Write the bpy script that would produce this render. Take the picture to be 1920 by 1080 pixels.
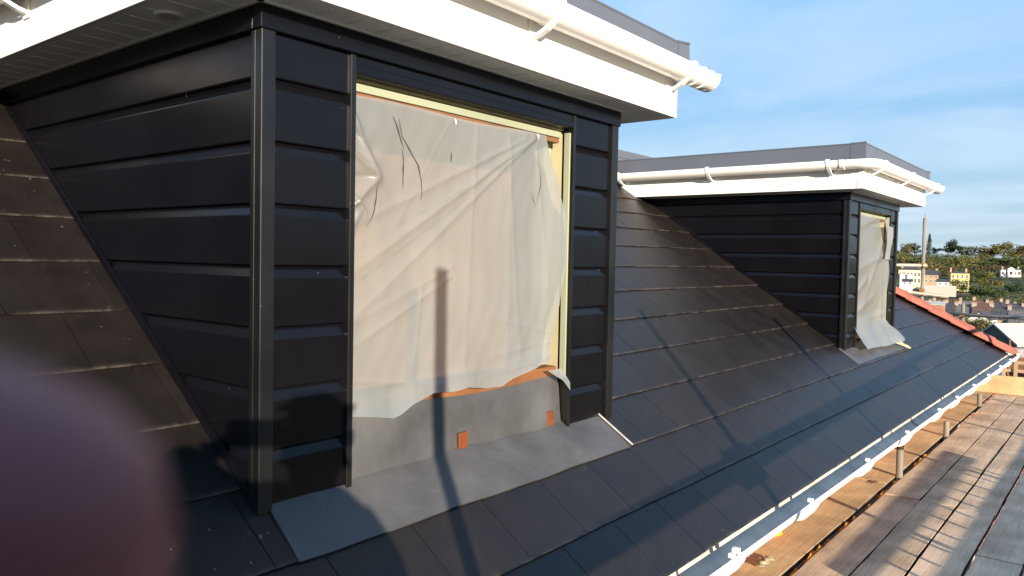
import bpy, bmesh, math, random
import numpy as np
from mathutils import Vector, Matrix

for o in list(bpy.data.objects):
    bpy.data.objects.remove(o, do_unlink=True)
C = bpy.context.scene.collection
R = math.radians
rnd = random.Random(7)

# ------------------------------------------------------------------ camera, world, sun, exposure
SC = bpy.context.scene
cam_d = bpy.data.cameras.new('camera'); cam = bpy.data.objects.new('camera', cam_d); C.objects.link(cam)
SC.camera = cam
CAM_ROWS = ((0.778146, -0.039152, 0.626862, 0.0), (0.627778, 0.017370, -0.778199, 0.0), (0.019579, 0.999082, 0.038096, 0.0), (0.0, 0.0, 0.0, 1.0))
cam.matrix_world = Matrix(CAM_ROWS)
cam_d.sensor_fit = 'HORIZONTAL'; cam_d.sensor_width = 36.0; cam_d.lens = 27.1972
cam_d.clip_start = 0.004; cam_d.clip_end = 9000
cam_d.dof.use_dof = True; cam_d.dof.focus_distance = 5.0; cam_d.dof.aperture_fstop = 15.0

SUN_EL = 12.0
SUN_H = Vector((0.852, -0.523, 0)).normalized()
SUN_V = Vector((SUN_H.x*math.cos(R(SUN_EL)), SUN_H.y*math.cos(R(SUN_EL)), math.sin(R(SUN_EL))))
sd = bpy.data.lights.new('sun', 'SUN'); sd.energy = 5.0; sd.angle = R(0.53); sd.color = (1.0, 0.84, 0.66)
sun = bpy.data.objects.new('sun', sd); C.objects.link(sun)
sun.rotation_euler = SUN_V.to_track_quat('Z', 'Y').to_euler(); sun.location = (20, -15, 20)

W = bpy.data.worlds.new('World'); SC.world = W; W.use_nodes = True
nt = W.node_tree; nt.nodes.clear()
wo = nt.nodes.new('ShaderNodeOutputWorld'); bg = nt.nodes.new('ShaderNodeBackground')
sky = nt.nodes.new('ShaderNodeTexSky'); sky.sky_type = 'NISHITA'; sky.sun_disc = False
sky.sun_elevation = R(SUN_EL); sky.sun_rotation = math.atan2(SUN_H.x, SUN_H.y)
sky.altitude = 50; sky.air_density = 1.15; sky.dust_density = 0.55; sky.ozone_density = 1.6
bg.inputs[1].default_value = 0.112
tc = nt.nodes.new('ShaderNodeTexCoord')
sep = nt.nodes.new('ShaderNodeSeparateXYZ'); nt.links.new(tc.outputs['Generated'], sep.inputs[0])
# project the view direction on a high flat layer so that the clouds get their perspective
mx = nt.nodes.new('ShaderNodeMath'); mx.operation = 'MAXIMUM'; mx.inputs[1].default_value = 0.0
nt.links.new(sep.outputs[2], mx.inputs[0])
ad = nt.nodes.new('ShaderNodeMath'); ad.operation = 'ADD'; ad.inputs[1].default_value = 0.12
nt.links.new(mx.outputs[0], ad.inputs[0])
dv = nt.nodes.new('ShaderNodeVectorMath'); dv.operation = 'DIVIDE'
cmb = nt.nodes.new('ShaderNodeCombineXYZ')
for i in range(3): nt.links.new(ad.outputs[0], cmb.inputs[i])
nt.links.new(tc.outputs['Generated'], dv.inputs[0]); nt.links.new(cmb.outputs[0], dv.inputs[1])
mp = nt.nodes.new('ShaderNodeMapping'); mp.inputs['Scale'].default_value = (0.62, 1.0, 1.0); mp.inputs['Rotation'].default_value = (0, 0, R(35))
mp.inputs['Location'].default_value = (3.1, 1.7, 0)
nt.links.new(dv.outputs[0], mp.inputs[0])
nz = nt.nodes.new('ShaderNodeTexNoise'); nz.inputs['Scale'].default_value = 1.15; nz.inputs['Detail'].default_value = 7
nz.inputs['Roughness'].default_value = 0.5; nz.inputs['Distortion'].default_value = 0.6
nt.links.new(mp.outputs[0], nz.inputs['Vector'])
rp = nt.nodes.new('ShaderNodeValToRGB')
rp.color_ramp.elements[0].position = 0.42; rp.color_ramp.elements[0].color = (0, 0, 0, 1)
rp.color_ramp.elements[1].position = 0.72; rp.color_ramp.elements[1].color = (0.45, 0.45, 0.45, 1)
nt.links.new(nz.outputs['Fac'], rp.inputs[0])
mix = nt.nodes.new('ShaderNodeMix'); mix.data_type = 'RGBA'
mix.inputs[7].default_value = (3.2, 3.7, 4.3, 1)
nt.links.new(rp.outputs[0], mix.inputs[0])
g1 = nt.nodes.new('ShaderNodeMapRange'); g1.inputs[1].default_value = 0.0; g1.inputs[2].default_value = 0.42; nt.links.new(mx.outputs[0], g1.inputs[0])
g2 = nt.nodes.new('ShaderNodeMix'); g2.data_type = 'RGBA'; g2.inputs[6].default_value = (1.42, 2.12, 2.72, 1); g2.inputs[7].default_value = (0.70, 1.95, 3.95, 1)
nt.links.new(g1.outputs[0], g2.inputs[0])
g3 = nt.nodes.new('ShaderNodeMix'); g3.data_type = 'RGBA'; g3.inputs[0].default_value = 0.88
nt.links.new(sky.outputs[0], g3.inputs[6]); nt.links.new(g2.outputs[2], g3.inputs[7]); nt.links.new(g3.outputs[2], mix.inputs[6])
nt.links.new(mix.outputs[2], bg.inputs[0]); nt.links.new(bg.outputs[0], wo.inputs[0])

vs = SC.view_settings
SC.display_settings.display_device = 'sRGB'
vs.view_transform = 'Standard'; vs.look = 'None'; vs.exposure = 1.3; vs.gamma = 1.0; vs.use_curve_mapping = False
SC.cycles.max_bounces = 8; SC.cycles.transparent_max_bounces = 12
SC.cycles.use_denoising = True
SC.cycles.caustics_reflective = False; SC.cycles.caustics_refractive = False

# ------------------------------------------------------------------ helpers
def tag(o, label=None, cat=None, group=None, kind=None):
    if label: o['label'] = label
    if cat: o['category'] = cat
    if group: o['group'] = group
    if kind: o['kind'] = kind
    return o
def empty(name, loc, label=None, cat=None, group=None):
    o = bpy.data.objects.new(name, None); C.objects.link(o); o.location = loc; o.empty_display_size = 0.2
    return tag(o, label, cat, group)

class MB:
    """collects geometry in world coordinates; build() links it as ONE mesh object"""
    def __init__(s): s.v = []; s.f = []; s.mi = []; s.sm = []; s.col = {}
    def add(s, vs, fs, mi=0, smooth=False):
        b = len(s.v); s.v += [tuple(v) for v in vs]
        for f in fs: s.f.append(tuple(b+i for i in f)); s.mi.append(mi); s.sm.append(smooth)
        return b
    def box(s, lo, hi, mi=0, M=None):
        x0, y0, z0 = lo; x1, y1, z1 = hi
        vs = [(x0,y0,z0),(x1,y0,z0),(x1,y1,z0),(x0,y1,z0),(x0,y0,z1),(x1,y0,z1),(x1,y1,z1),(x0,y1,z1)]
        if M is not None: vs = [M @ Vector(v) for v in vs]
        return s.add(vs, [(0,3,2,1),(4,5,6,7),(0,1,5,4),(1,2,6,5),(2,3,7,6),(3,0,4,7)], mi)
    def quad(s, a, b, c, d, mi=0): s.add([a,b,c,d], [(0,1,2,3)], mi)
    def tube(s, a, b, r, n=14, mi=0, r2=None, caps=True, hollow=0):
        a = Vector(a); b = Vector(b); d = (b-a).normalized(); r2 = r if r2 is None else r2
        u = d.orthogonal().normalized(); w = d.cross(u)
        vs = [a+(u*math.cos(2*math.pi*i/n)+w*math.sin(2*math.pi*i/n))*r for i in range(n)]
        vs += [b+(u*math.cos(2*math.pi*i/n)+w*math.sin(2*math.pi*i/n))*r2 for i in range(n)]
        base = s.add(vs, [(i,(i+1)%n,n+(i+1)%n,n+i) for i in range(n)], mi, True)
        if caps and not hollow:
            s.add(vs[:n], [tuple(reversed(range(n)))], mi); s.add(vs[n:], [tuple(range(n))], mi)
        if hollow:
            ri = r*hollow
            for cen, off, flip in ((a, 0, 1), (b, n, 0)):
                q = [cen+(u*math.cos(2*math.pi*i/n)+w*math.sin(2*math.pi*i/n))*ri for i in range(n)]
                q += [c - d*(0.15 if flip == 0 else -0.15) for c in q]
                bb = len(s.v); s.v += [tuple(x) for x in q]
                for i in range(n):
                    j = (i+1) % n
                    s.f.append((base+off+i, base+off+j, bb+j, bb+i)); s.mi.append(mi); s.sm.append(False)
                    s.f.append((bb+i, bb+j, bb+n+j, bb+n+i)); s.mi.append(mi); s.sm.append(True)
    def sweep(s, prof, frames, closed=True, caps=True, mi=0, smooth=True, inner=None):
        """prof: (a,b) points; frames: (origin, A-axis, B-axis)"""
        n = len(prof); vs = []
        for o, A, B in frames: vs += [Vector(o)+Vector(A)*a+Vector(B)*b for a, b in prof]
        fs = []
        for k in range(len(frames)-1):
            for i in range(n if closed else n-1):
                j = (i+1) % n; fs.append((k*n+i, k*n+j, (k+1)*n+j, (k+1)*n+i))
        base = s.add(vs, fs, mi, smooth)
        if inner:
            k0 = len(s.mi)-len(fs)
            for q in range(len(fs)):
                if inner[0] <= q % n < inner[1]: s.mi[k0+q] = inner[2]
        if caps and closed:
            m = (len(frames)-1)*n
            s.add(vs[:n], [tuple(reversed(range(n)))], mi); s.add(vs[m:], [tuple(range(n))], mi)
    def build(s, name, mats, parent=None, bevel=0, fix=True, seg=2):
        me = bpy.data.meshes.new(name)
        loc = parent_loc(parent)
        V = [(x-loc[0], y-loc[1], z-loc[2]) for x, y, z in s.v]
        me.from_pydata(V, [], s.f)
        for m in (mats if isinstance(mats, (list, tuple)) else [mats]): me.materials.append(m)
        me.polygons.foreach_set('material_index', s.mi); me.polygons.foreach_set('use_smooth', s.sm)
        for k, vals in s.col.items():
            at = me.attributes.new(k, 'FLOAT', 'POINT'); at.data.foreach_set('value', vals)
        me.update()
        if fix:
            bm = bmesh.new(); bm.from_mesh(me); bmesh.ops.recalc_face_normals(bm, faces=bm.faces); bm.to_mesh(me); bm.free()
        o = bpy.data.objects.new(name, me); C.objects.link(o)
        if parent is not None: o.parent = parent
        if bevel:
            b = o.modifiers.new('bevel', 'BEVEL'); b.width = bevel; b.segments = seg; b.limit_method = 'ANGLE'; b.angle_limit = R(40)
            b.harden_normals = False
        return o
def parent_loc(p):
    l = Vector((0, 0, 0))
    while p is not None: l += p.location; p = p.parent
    return l

# ------------------------------------------------------------------ materials
def N(m, t, **kw):
    n = m.node_tree.nodes.new(t)
    for k, v in kw.items(): setattr(n, k, v)
    return n
def mat(name, col, rough=0.6, spec=0.5, metal=0.0, var=0.0, vscale=6.0, bump=0.0, bscale=60.0, stretch=(1,1,1), detail=5.0, speck=0.0, speck_col=(0.5,0.5,0.5), speck_scale=90., coat=0.0, rvar=0.0):
    """principled with noise-broken colour, roughness and relief in the object's own coordinates"""
    m = bpy.data.materials.new(name); m.use_nodes = True; t = m.node_tree; p = t.nodes['Principled BSDF']
    p.inputs['Base Color'].default_value = (*col, 1); p.inputs['Roughness'].default_value = rough
    p.inputs['Metallic'].default_value = metal; p.inputs['Specular IOR Level'].default_value = spec; p.inputs['Coat Weight'].default_value = coat
    tcn = N(m, 'ShaderNodeTexCoord'); mp = N(m, 'ShaderNodeMapping'); mp.inputs['Scale'].default_value = stretch
    t.links.new(tcn.outputs['Object'], mp.inputs[0])
    cur = None
    if var:
        n = N(m, 'ShaderNodeTexNoise'); n.inputs['Scale'].default_value = vscale; n.inputs['Detail'].default_value = detail
        t.links.new(mp.outputs[0], n.inputs['Vector'])
        r = N(m, 'ShaderNodeValToRGB'); r.color_ramp.elements[0].position = 0.3; r.color_ramp.elements[1].position = 0.7
        r.color_ramp.elements[0].color = (*[c*(1-var) for c in col], 1); r.color_ramp.elements[1].color = (*[min(1, c*(1+var)) for c in col], 1)
        t.links.new(n.outputs['Fac'], r.inputs[0]); cur = r.outputs[0]
        if rvar:
            mr = N(m, 'ShaderNodeMapRange'); mr.inputs[3].default_value = rough-rvar; mr.inputs[4].default_value = rough+rvar
            mr.inputs[1].default_value = 0.3; mr.inputs[2].default_value = 0.7
            t.links.new(n.outputs['Fac'], mr.inputs[0]); t.links.new(mr.outputs[0], p.inputs['Roughness'])
    if speck:
        n2 = N(m, 'ShaderNodeTexNoise'); n2.inputs['Scale'].default_value = speck_scale; n2.inputs['Detail'].default_value = 2.0
        t.links.new(tcn.outputs['Object'], n2.inputs['Vector'])
        r2 = N(m, 'ShaderNodeValToRGB'); r2.color_ramp.elements[0].position = speck; r2.color_ramp.elements[1].position = min(1, speck+0.04)
        t.links.new(n2.outputs['Fac'], r2.inputs[0])
        mxn = N(m, 'ShaderNodeMix', data_type='RGBA'); mxn.inputs[7].default_value = (*speck_col, 1)
        t.links.new(r2.outputs[0], mxn.inputs[0])
        if cur is not None: t.links.new(cur, mxn.inputs[6])
        else: mxn.inputs[6].default_value = (*col, 1)
        cur = mxn.outputs[2]
    if cur is not None: t.links.new(cur, p.inputs['Base Color'])
    if bump:
        n3 = N(m, 'ShaderNodeTexNoise'); n3.inputs['Scale'].default_value = bscale; n3.inputs['Detail'].default_value = 6
        t.links.new(mp.outputs[0], n3.inputs['Vector'])
        b = N(m, 'ShaderNodeBump'); b.inputs['Strength'].default_value = bump; b.inputs['Distance'].default_value = 0.01
        t.links.new(n3.outputs['Fac'], b.inputs['Height']); t.links.new(b.outputs[0], p.inputs['Normal'])
    return m

M = {}
M['pvc'] = mat('white_pvc', (0.80, 0.79, 0.76), 0.28, 0.5, var=0.02, vscale=3)
M['gutter_bed'] = mat('dull_gutter_bed', (0.50, 0.43, 0.35), 0.6, 0.4, var=0.25, vscale=6)  # duller, browner tone for the inside of the gutter
M['soffit'] = mat('soffit_pvc', (0.84, 0.82, 0.77), 0.4, 0.5, var=0.05, vscale=5)
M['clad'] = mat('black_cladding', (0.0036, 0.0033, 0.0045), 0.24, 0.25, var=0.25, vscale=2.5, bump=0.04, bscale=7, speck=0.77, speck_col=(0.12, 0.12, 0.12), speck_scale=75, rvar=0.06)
M['trim'] = mat('black_trim', (0.006, 0.0062, 0.0064), 0.33, 0.42, var=0.3, vscale=4, bump=0.06, bscale=5, speck=0.76, speck_col=(0.12, 0.12, 0.11), speck_scale=90, rvar=0.06)
M['grp'] = mat('grey_roof_edge', (0.088, 0.098, 0.118), 0.45, 0.4, var=0.06, vscale=2)
M['grey_flat'] = mat('grey_flat_roof', (0.16, 0.17, 0.19), 0.6, 0.4, var=0.1, vscale=2)
M['lead'] = mat('grey_lead', (0.060, 0.0605, 0.0615), 0.46, 0.45, var=0.34, vscale=4, bump=0.55, bscale=14, detail=9, rvar=0.08)
M['copper'] = mat('copper_clip', (0.27, 0.08, 0.03), 0.42, 0.5, metal=0.55, var=0.2, vscale=30)
M['brick_red'] = mat('red_brick', (0.30, 0.085, 0.045), 0.85, 0.2, var=0.35, vscale=14, bump=0.3)
M['tile'] = mat('terracotta', (0.24, 0.08, 0.055), 0.7, 0.3, var=0.22, vscale=9, bump=0.15, bscale=40)
M['sill'] = mat('brown_sill', (0.16, 0.07, 0.03), 0.8, 0.2, var=0.3, vscale=5)
M['osb'] = mat('bare_timber_lining', (0.50, 0.28, 0.13), 0.8, 0.2, var=0.3, vscale=3.5)
M['timber_y'] = mat('raw_yellow_timber', (0.42, 0.385, 0.235), 0.7, 0.3, var=0.18, vscale=6, stretch=(1, 1, 0.12))
M['timber_g'] = mat('treated_green_timber', (0.25, 0.275, 0.19), 0.7, 0.3, var=0.15, vscale=6, stretch=(1, 0.15, 0.15))
M['timber_d'] = mat('brown_timber', (0.16, 0.08, 0.04), 0.8, 0.2, var=0.3, vscale=6)
M['tube'] = mat('galvanised_tube', (0.25, 0.225, 0.18), 0.5, 0.5, metal=0.25, var=0.25, vscale=9, bump=0.1, bscale=60, stretch=(1, 1, 0.3))
M['rust'] = mat('rusty_clamp', (0.30, 0.15, 0.05), 0.75, 0.3, metal=0.2, var=0.4, vscale=30)
M['galv'] = mat('steel_band', (0.45, 0.43, 0.40), 0.5, 0.5, metal=0.5, var=0.2, vscale=30)
M['net'] = mat('orange_netting', (0.92, 0.32, 0.02), 0.55, 0.3, var=0.25, vscale=14)
M['black'] = mat('dark_void', (0.012, 0.012, 0.012), 0.8, 0.2)
M['tear'] = mat('torn_slit', (0.05, 0.045, 0.04), 0.9, 0.1)
M['aluminium'] = mat('ladder_metal', (0.55, 0.55, 0.55), 0.4, 0.5, metal=0.8, var=0.1, vscale=20)
M['skin'] = mat('skin', (0.20, 0.050, 0.046), 0.55, 0.35, var=0.12, vscale=60)  # darker than real skin: the fingertip's shade is put into this colour
M['jacket'] = mat('dark_jacket', (0.03, 0.035, 0.05), 0.85, 0.2, var=0.2, vscale=20)
M['trousers'] = mat('dark_trousers', (0.04, 0.04, 0.045), 0.85, 0.2, var=0.2, vscale=20)
M['hair'] = mat('brown_hair', (0.035, 0.022, 0.015), 0.6, 0.3, var=0.3, vscale=80)
M['phone'] = mat('phone_shell', (0.02, 0.02, 0.022), 0.25, 0.5)
M['rubber'] = mat('boot_rubber', (0.03, 0.025, 0.02), 0.8, 0.2)

def wood_mat(name, col, col2, dark=0.22):
    m = bpy.data.materials.new(name); m.use_nodes = True; t = m.node_tree; p = t.nodes['Principled BSDF']
    tcn = N(m, 'ShaderNodeTexCoord'); oi = N(m, 'ShaderNodeObjectInfo')
    va = N(m, 'ShaderNodeVectorMath', operation='ADD'); sc_ = N(m, 'ShaderNodeVectorMath', operation='SCALE'); sc_.inputs['Scale'].default_value = 37.0
    cx = N(m, 'ShaderNodeCombineXYZ'); 
    for i in range(3): t.links.new(oi.outputs['Random'], cx.inputs[i])
    t.links.new(cx.outputs[0], sc_.inputs[0]); t.links.new(tcn.outputs['Object'], va.inputs[0]); t.links.new(sc_.outputs[0], va.inputs[1])
    mp = N(m, 'ShaderNodeMapping'); mp.inputs['Scale'].default_value = (30, 1.9, 30); t.links.new(va.outputs[0], mp.inputs[0])
    g = N(m, 'ShaderNodeTexNoise'); g.inputs['Scale'].default_value = 2.2; g.inputs['Detail'].default_value = 10; g.inputs['Roughness'].default_value = 0.66; g.inputs['Distortion'].default_value = 0.5
    t.links.new(mp.outputs[0], g.inputs['Vector'])
    r = N(m, 'ShaderNodeValToRGB'); r.color_ramp.elements[0].position = 0.25; r.color_ramp.elements[1].position = 0.72
    r.color_ramp.elements[0].color = (*[c*(1-dark) for c in col], 1); r.color_ramp.elements[1].color = (*col2, 1)
    t.links.new(g.outputs['Fac'], r.inputs[0])
    # weather stains and dark footmarks
    s = N(m, 'ShaderNodeTexNoise'); s.inputs['Scale'].default_value = 3.2; s.inputs['Detail'].default_value = 7; t.links.new(va.outputs[0], s.inputs['Vector'])
    r2 = N(m, 'ShaderNodeValToRGB'); r2.color_ramp.elements[0].position = 0.36; r2.color_ramp.elements[1].position = 0.62
    r2.color_ramp.elements[0].color = (0.72, 0.69, 0.66, 1); r2.color_ramp.elements[1].color = (1.08, 1.06, 1.04, 1)
    t.links.new(s.outputs['Fac'], r2.inputs[0])
    mu = N(m, 'ShaderNodeMix', data_type='RGBA', blend_type='MULTIPLY'); mu.inputs[0].default_value = 1
    t.links.new(r.outputs[0], mu.inputs[6]); t.links.new(r2.outputs[0], mu.inputs[7])
    br = N(m, 'ShaderNodeMapRange'); br.inputs[3].default_value = 0.82; br.inputs[4].default_value = 1.14; t.links.new(oi.outputs['Random'], br.inputs[0])
    cb = N(m, 'ShaderNodeCombineXYZ')
    for i in range(3): t.links.new(br.outputs[0], cb.inputs[i])
    mu2 = N(m, 'ShaderNodeMix', data_type='RGBA', blend_type='MULTIPLY'); mu2.inputs[0].default_value = 1
    t.links.new(mu.outputs[2], mu2.inputs[6]); t.links.new(cb.outputs[0], mu2.inputs[7])
    t.links.new(mu2.outputs[2], p.inputs['Base Color']); p.inputs['Roughness'].default_value = 0.8; p.inputs['Specular IOR Level'].default_value = 0.25
    b = N(m, 'ShaderNodeBump'); b.inputs['Strength'].default_value = 0.35; b.inputs['Distance'].default_value = 0.004
    t.links.new(g.outputs['Fac'], b.inputs['Height']); t.links.new(b.outputs[0], p.inputs['Normal'])
    return m
M['board'] = wood_mat('weathered_board', (0.58, 0.425, 0.285), (0.74, 0.57, 0.40))
M['board_edge'] = mat('gap_shade_board_edge', (.05, .042, .035), .9, .1, var=.4, vscale=8)  # shade of the gaps between planks, put into the colour of their sides
M['board_tan'] = wood_mat('newer_board', (0.52, 0.36, 0.19), (0.64, 0.47, 0.27), 0.2)

def slate_mat():
    m = bpy.data.materials.new('fibre_slate'); m.use_nodes = True; t = m.node_tree; p = t.nodes['Principled BSDF']
    tcn = N(m, 'ShaderNodeTexCoord')
    at = N(m, 'ShaderNodeAttribute', attribute_name='tint'); ed = N(m, 'ShaderNodeAttribute', attribute_name='edge')
    n = N(m, 'ShaderNodeTexNoise'); n.inputs['Scale'].default_value = 7; n.inputs['Detail'].default_value = 8; t.links.new(tcn.outputs['Object'], n.inputs['Vector'])
    r = N(m, 'ShaderNodeValToRGB'); r.color_ramp.elements[0].position = 0.3; r.color_ramp.elements[1].position = 0.7
    r.color_ramp.elements[0].color = (0.0082, 0.0066, 0.0061, 1); r.color_ramp.elements[1].color = (0.0132, 0.0107, 0.0099, 1)
    t.links.new(n.outputs['Fac'], r.inputs[0])
    mr = N(m, 'ShaderNodeMapRange'); mr.inputs[3].default_value = 0.88; mr.inputs[4].default_value = 1.12; t.links.new(at.outputs['Fac'], mr.inputs[0])
    cb = N(m, 'ShaderNodeCombineXYZ')
    for i in range(3): t.links.new(mr.outputs[0], cb.inputs[i])
    mu = N(m, 'ShaderNodeMix', data_type='RGBA', blend_type='MULTIPLY'); mu.inputs[0].default_value = 1
    t.links.new(r.outputs[0], mu.inputs[6]); t.links.new(cb.outputs[0], mu.inputs[7])
    # cutting dust lying along the lower edges, broken up
    e2 = N(m, 'ShaderNodeMath', operation='POWER'); e2.inputs[1].default_value = 55; t.links.new(ed.outputs['Fac'], e2.inputs[0])
    n2 = N(m, 'ShaderNodeTexNoise'); n2.inputs['Scale'].default_value = 9; n2.inputs['Detail'].default_value = 9; n2.inputs['Roughness'].default_value = 0.75
    t.links.new(tcn.outputs['Object'], n2.inputs['Vector'])
    r2 = N(m, 'ShaderNodeValToRGB'); r2.color_ramp.elements[0].position = 0.42; r2.color_ramp.elements[1].position = 0.75; t.links.new(n2.outputs['Fac'], r2.inputs[0])
    m3 = N(m, 'ShaderNodeMath', operation='MULTIPLY'); t.links.new(e2.outputs[0], m3.inputs[0]); t.links.new(r2.outputs[0], m3.inputs[1])
    # loose pale specks and scratches
    n3 = N(m, 'ShaderNodeTexNoise'); n3.inputs['Scale'].default_value = 55; n3.inputs['Detail'].default_value = 2; t.links.new(tcn.outputs['Object'], n3.inputs['Vector'])
    r3 = N(m, 'ShaderNodeValToRGB'); r3.color_ramp.elements[0].position = 0.725; r3.color_ramp.elements[1].position = 0.77; t.links.new(n3.outputs['Fac'], r3.inputs[0])
    n4 = N(m, 'ShaderNodeTexNoise'); n4.inputs['Scale'].default_value = 3.0; n4.inputs['Detail'].default_value = 3; t.links.new(tcn.outputs['Object'], n4.inputs['Vector'])
    r4 = N(m, 'ShaderNodeValToRGB'); r4.color_ramp.elements[0].position = 0.42; r4.color_ramp.elements[1].position = 0.62; t.links.new(n4.outputs['Fac'], r4.inputs[0])
    m4 = N(m, 'ShaderNodeMath', operation='MULTIPLY'); t.links.new(r3.outputs[0], m4.inputs[0]); t.links.new(r4.outputs[0], m4.inputs[1])
    sm = N(m, 'ShaderNodeMath', operation='MAXIMUM'); t.links.new(m3.outputs[0], sm.inputs[0]); t.links.new(m4.outputs[0], sm.inputs[1])
    m5 = N(m, 'ShaderNodeMath', operation='MULTIPLY'); m5.inputs[1].default_value = 0.55; t.links.new(sm.outputs[0], m5.inputs[0])
    mi = N(m, 'ShaderNodeMix', data_type='RGBA'); mi.inputs[7].default_value = (0.27, 0.24, 0.21, 1)
    t.links.new(m5.outputs[0], mi.inputs[0]); t.links.new(mu.outputs[2], mi.inputs[6]); t.links.new(mi.outputs[2], p.inputs['Base Color'])
    mr2 = N(m, 'ShaderNodeMapRange'); mr2.inputs[3].default_value = 0.34; mr2.inputs[4].default_value = 0.46; t.links.new(n.outputs['Fac'], mr2.inputs[0])
    t.links.new(mr2.outputs[0], p.inputs['Roughness']); p.inputs['Specular IOR Level'].default_value = 0.30
    b = N(m, 'ShaderNodeBump'); b.inputs['Strength'].default_value = 0.12; b.inputs['Distance'].default_value = 0.004
    n5 = N(m, 'ShaderNodeTexNoise'); n5.inputs['Scale'].default_value = 28; n5.inputs['Detail'].default_value = 6; t.links.new(tcn.outputs['Object'], n5.inputs['Vector'])
    t.links.new(n5.outputs['Fac'], b.inputs['Height']); t.links.new(b.outputs[0], p.inputs['Normal'])
    return m
M['slate'] = slate_mat()

def brick_mat(name, c1, c2, mortar, scale=1.0):
    m = bpy.data.materials.new(name); m.use_nodes = True; t = m.node_tree; p = t.nodes['Principled BSDF']
    tcn = N(m, 'ShaderNodeTexCoord'); sp = N(m, 'ShaderNodeSeparateXYZ'); t.links.new(tcn.outputs['Object'], sp.inputs[0])
    a = N(m, 'ShaderNodeMath', operation='ADD'); t.links.new(sp.outputs[0], a.inputs[0]); t.links.new(sp.outputs[1], a.inputs[1])
    cb = N(m, 'ShaderNodeCombineXYZ'); t.links.new(a.outputs[0], cb.inputs[0]); t.links.new(sp.outputs[2], cb.inputs[1])
    b = N(m, 'ShaderNodeTexBrick'); b.inputs['Scale'].default_value = scale; b.inputs['Brick Width'].default_value = 0.225; b.inputs['Row Height'].default_value = 0.075
    b.inputs['Mortar Size'].default_value = 0.008; b.inputs['Color1'].default_value = (*c1, 1); b.inputs['Color2'].default_value = (*c2, 1); b.inputs['Mortar'].default_value = (*mortar, 1)
    t.links.new(cb.outputs[0], b.inputs['Vector']); t.links.new(b.outputs['Color'], p.inputs['Base Color']); p.inputs['Roughness'].default_value = 0.85
    return m
M['wall_brick'] = brick_mat('house_brick', (0.30, 0.09, 0.05), (0.22, 0.065, 0.04), (0.3, 0.27, 0.23))

def sheet_mat():
    m = bpy.data.materials.new('polythene'); m.use_nodes = True; t = m.node_tree; t.nodes.clear()
    out = N(m, 'ShaderNodeOutputMaterial')
    tr = N(m, 'ShaderNodeBsdfTransparent'); tr.inputs[0].default_value = (0.90, 0.88, 0.85, 1)
    tl = N(m, 'ShaderNodeBsdfTranslucent'); tl.inputs[0].default_value = (0.56, 0.60, 0.59, 1)
    df = N(m, 'ShaderNodeBsdfDiffuse'); df.inputs[0].default_value = (0.315, 0.345, 0.345, 1)
    gl = N(m, 'ShaderNodeBsdfGlossy'); gl.inputs[0].default_value = (.75, .75, .75, 1); gl.inputs['Roughness'].default_value = 0.30
    a = N(m, 'ShaderNodeMixShader'); a.inputs[0].default_value = 0.40; t.links.new(df.outputs[0], a.inputs[1]); t.links.new(tl.outputs[0], a.inputs[2])
    b = N(m, 'ShaderNodeMixShader'); t.links.new(a.outputs[0], b.inputs[1]); t.links.new(tr.outputs[0], b.inputs[2])
    tcn = N(m, 'ShaderNodeTexCoord'); n = N(m, 'ShaderNodeTexNoise'); n.inputs['Scale'].default_value = 2.4; n.inputs['Detail'].default_value = 4
    t.links.new(tcn.outputs['Object'], n.inputs['Vector'])
    mr = N(m, 'ShaderNodeMapRange'); mr.inputs[1].default_value = 0.3; mr.inputs[2].default_value = 0.7; mr.inputs[3].default_value = 0.20; mr.inputs[4].default_value = 0.34
    t.links.new(n.outputs['Fac'], mr.inputs[0]); t.links.new(mr.outputs[0], b.inputs[0])
    fr = N(m, 'ShaderNodeFresnel'); fr.inputs[0].default_value = 1.45
    bp = N(m, 'ShaderNodeBump'); bp.inputs['Strength'].default_value = 0.10; bp.inputs['Distance'].default_value = 0.01
    n2 = N(m, 'ShaderNodeTexNoise'); n2.inputs['Scale'].default_value = 9; n2.inputs['Detail'].default_value = 6; t.links.new(tcn.outputs['Object'], n2.inputs['Vector'])
    t.links.new(n2.outputs['Fac'], bp.inputs['Height'])
    for q in (df, tl, gl, fr): t.links.new(bp.outputs[0], q.inputs['Normal'])
    c = N(m, 'ShaderNodeMixShader'); t.links.new(fr.outputs[0], c.inputs[0]); t.links.new(b.outputs[0], c.inputs[1]); t.links.new(gl.outputs[0], c.inputs[2])
    t.links.new(c.outputs[0], out.inputs[0])
    return m
M['sheet'] = sheet_mat()

# ------------------------------------------------------------------ the house: slated main roof, walls, eaves gutter, hip
T35 = math.tan(R(35)); D0 = -1.8556
def zr(x): return D0 - T35*x
NR = Vector((math.sin(R(35)), 0, math.cos(R(35))))
XF = -1.708
X_EAVE, X_TOP = -1.163, -3.86
EXPO = 0.204
Y_NEAR = -5.0
def hip_y(x): return 11.03 + (x + 1.18)*1.25
D1 = dict(y0=1.116, y1=2.78); D2 = dict(y0=6.153, y1=7.65)

house = empty('house', (-4, 3, -9.5), 'long brick house under a black slated mansard roof with white eaves gutter', 'house')

def cut(a, b, holes):
    segs = [(a, b)]
    for h0, h1 in holes:
        out = []
        for s, e in segs:
            if e <= h0 or s >= h1: out.append((s, e)); continue
            if s < h0: out.append((s, h0))
            if e > h1: out.append((h1, e))
        segs = out
    return [q for q in segs if q[1]-q[0] > 0.01]

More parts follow.
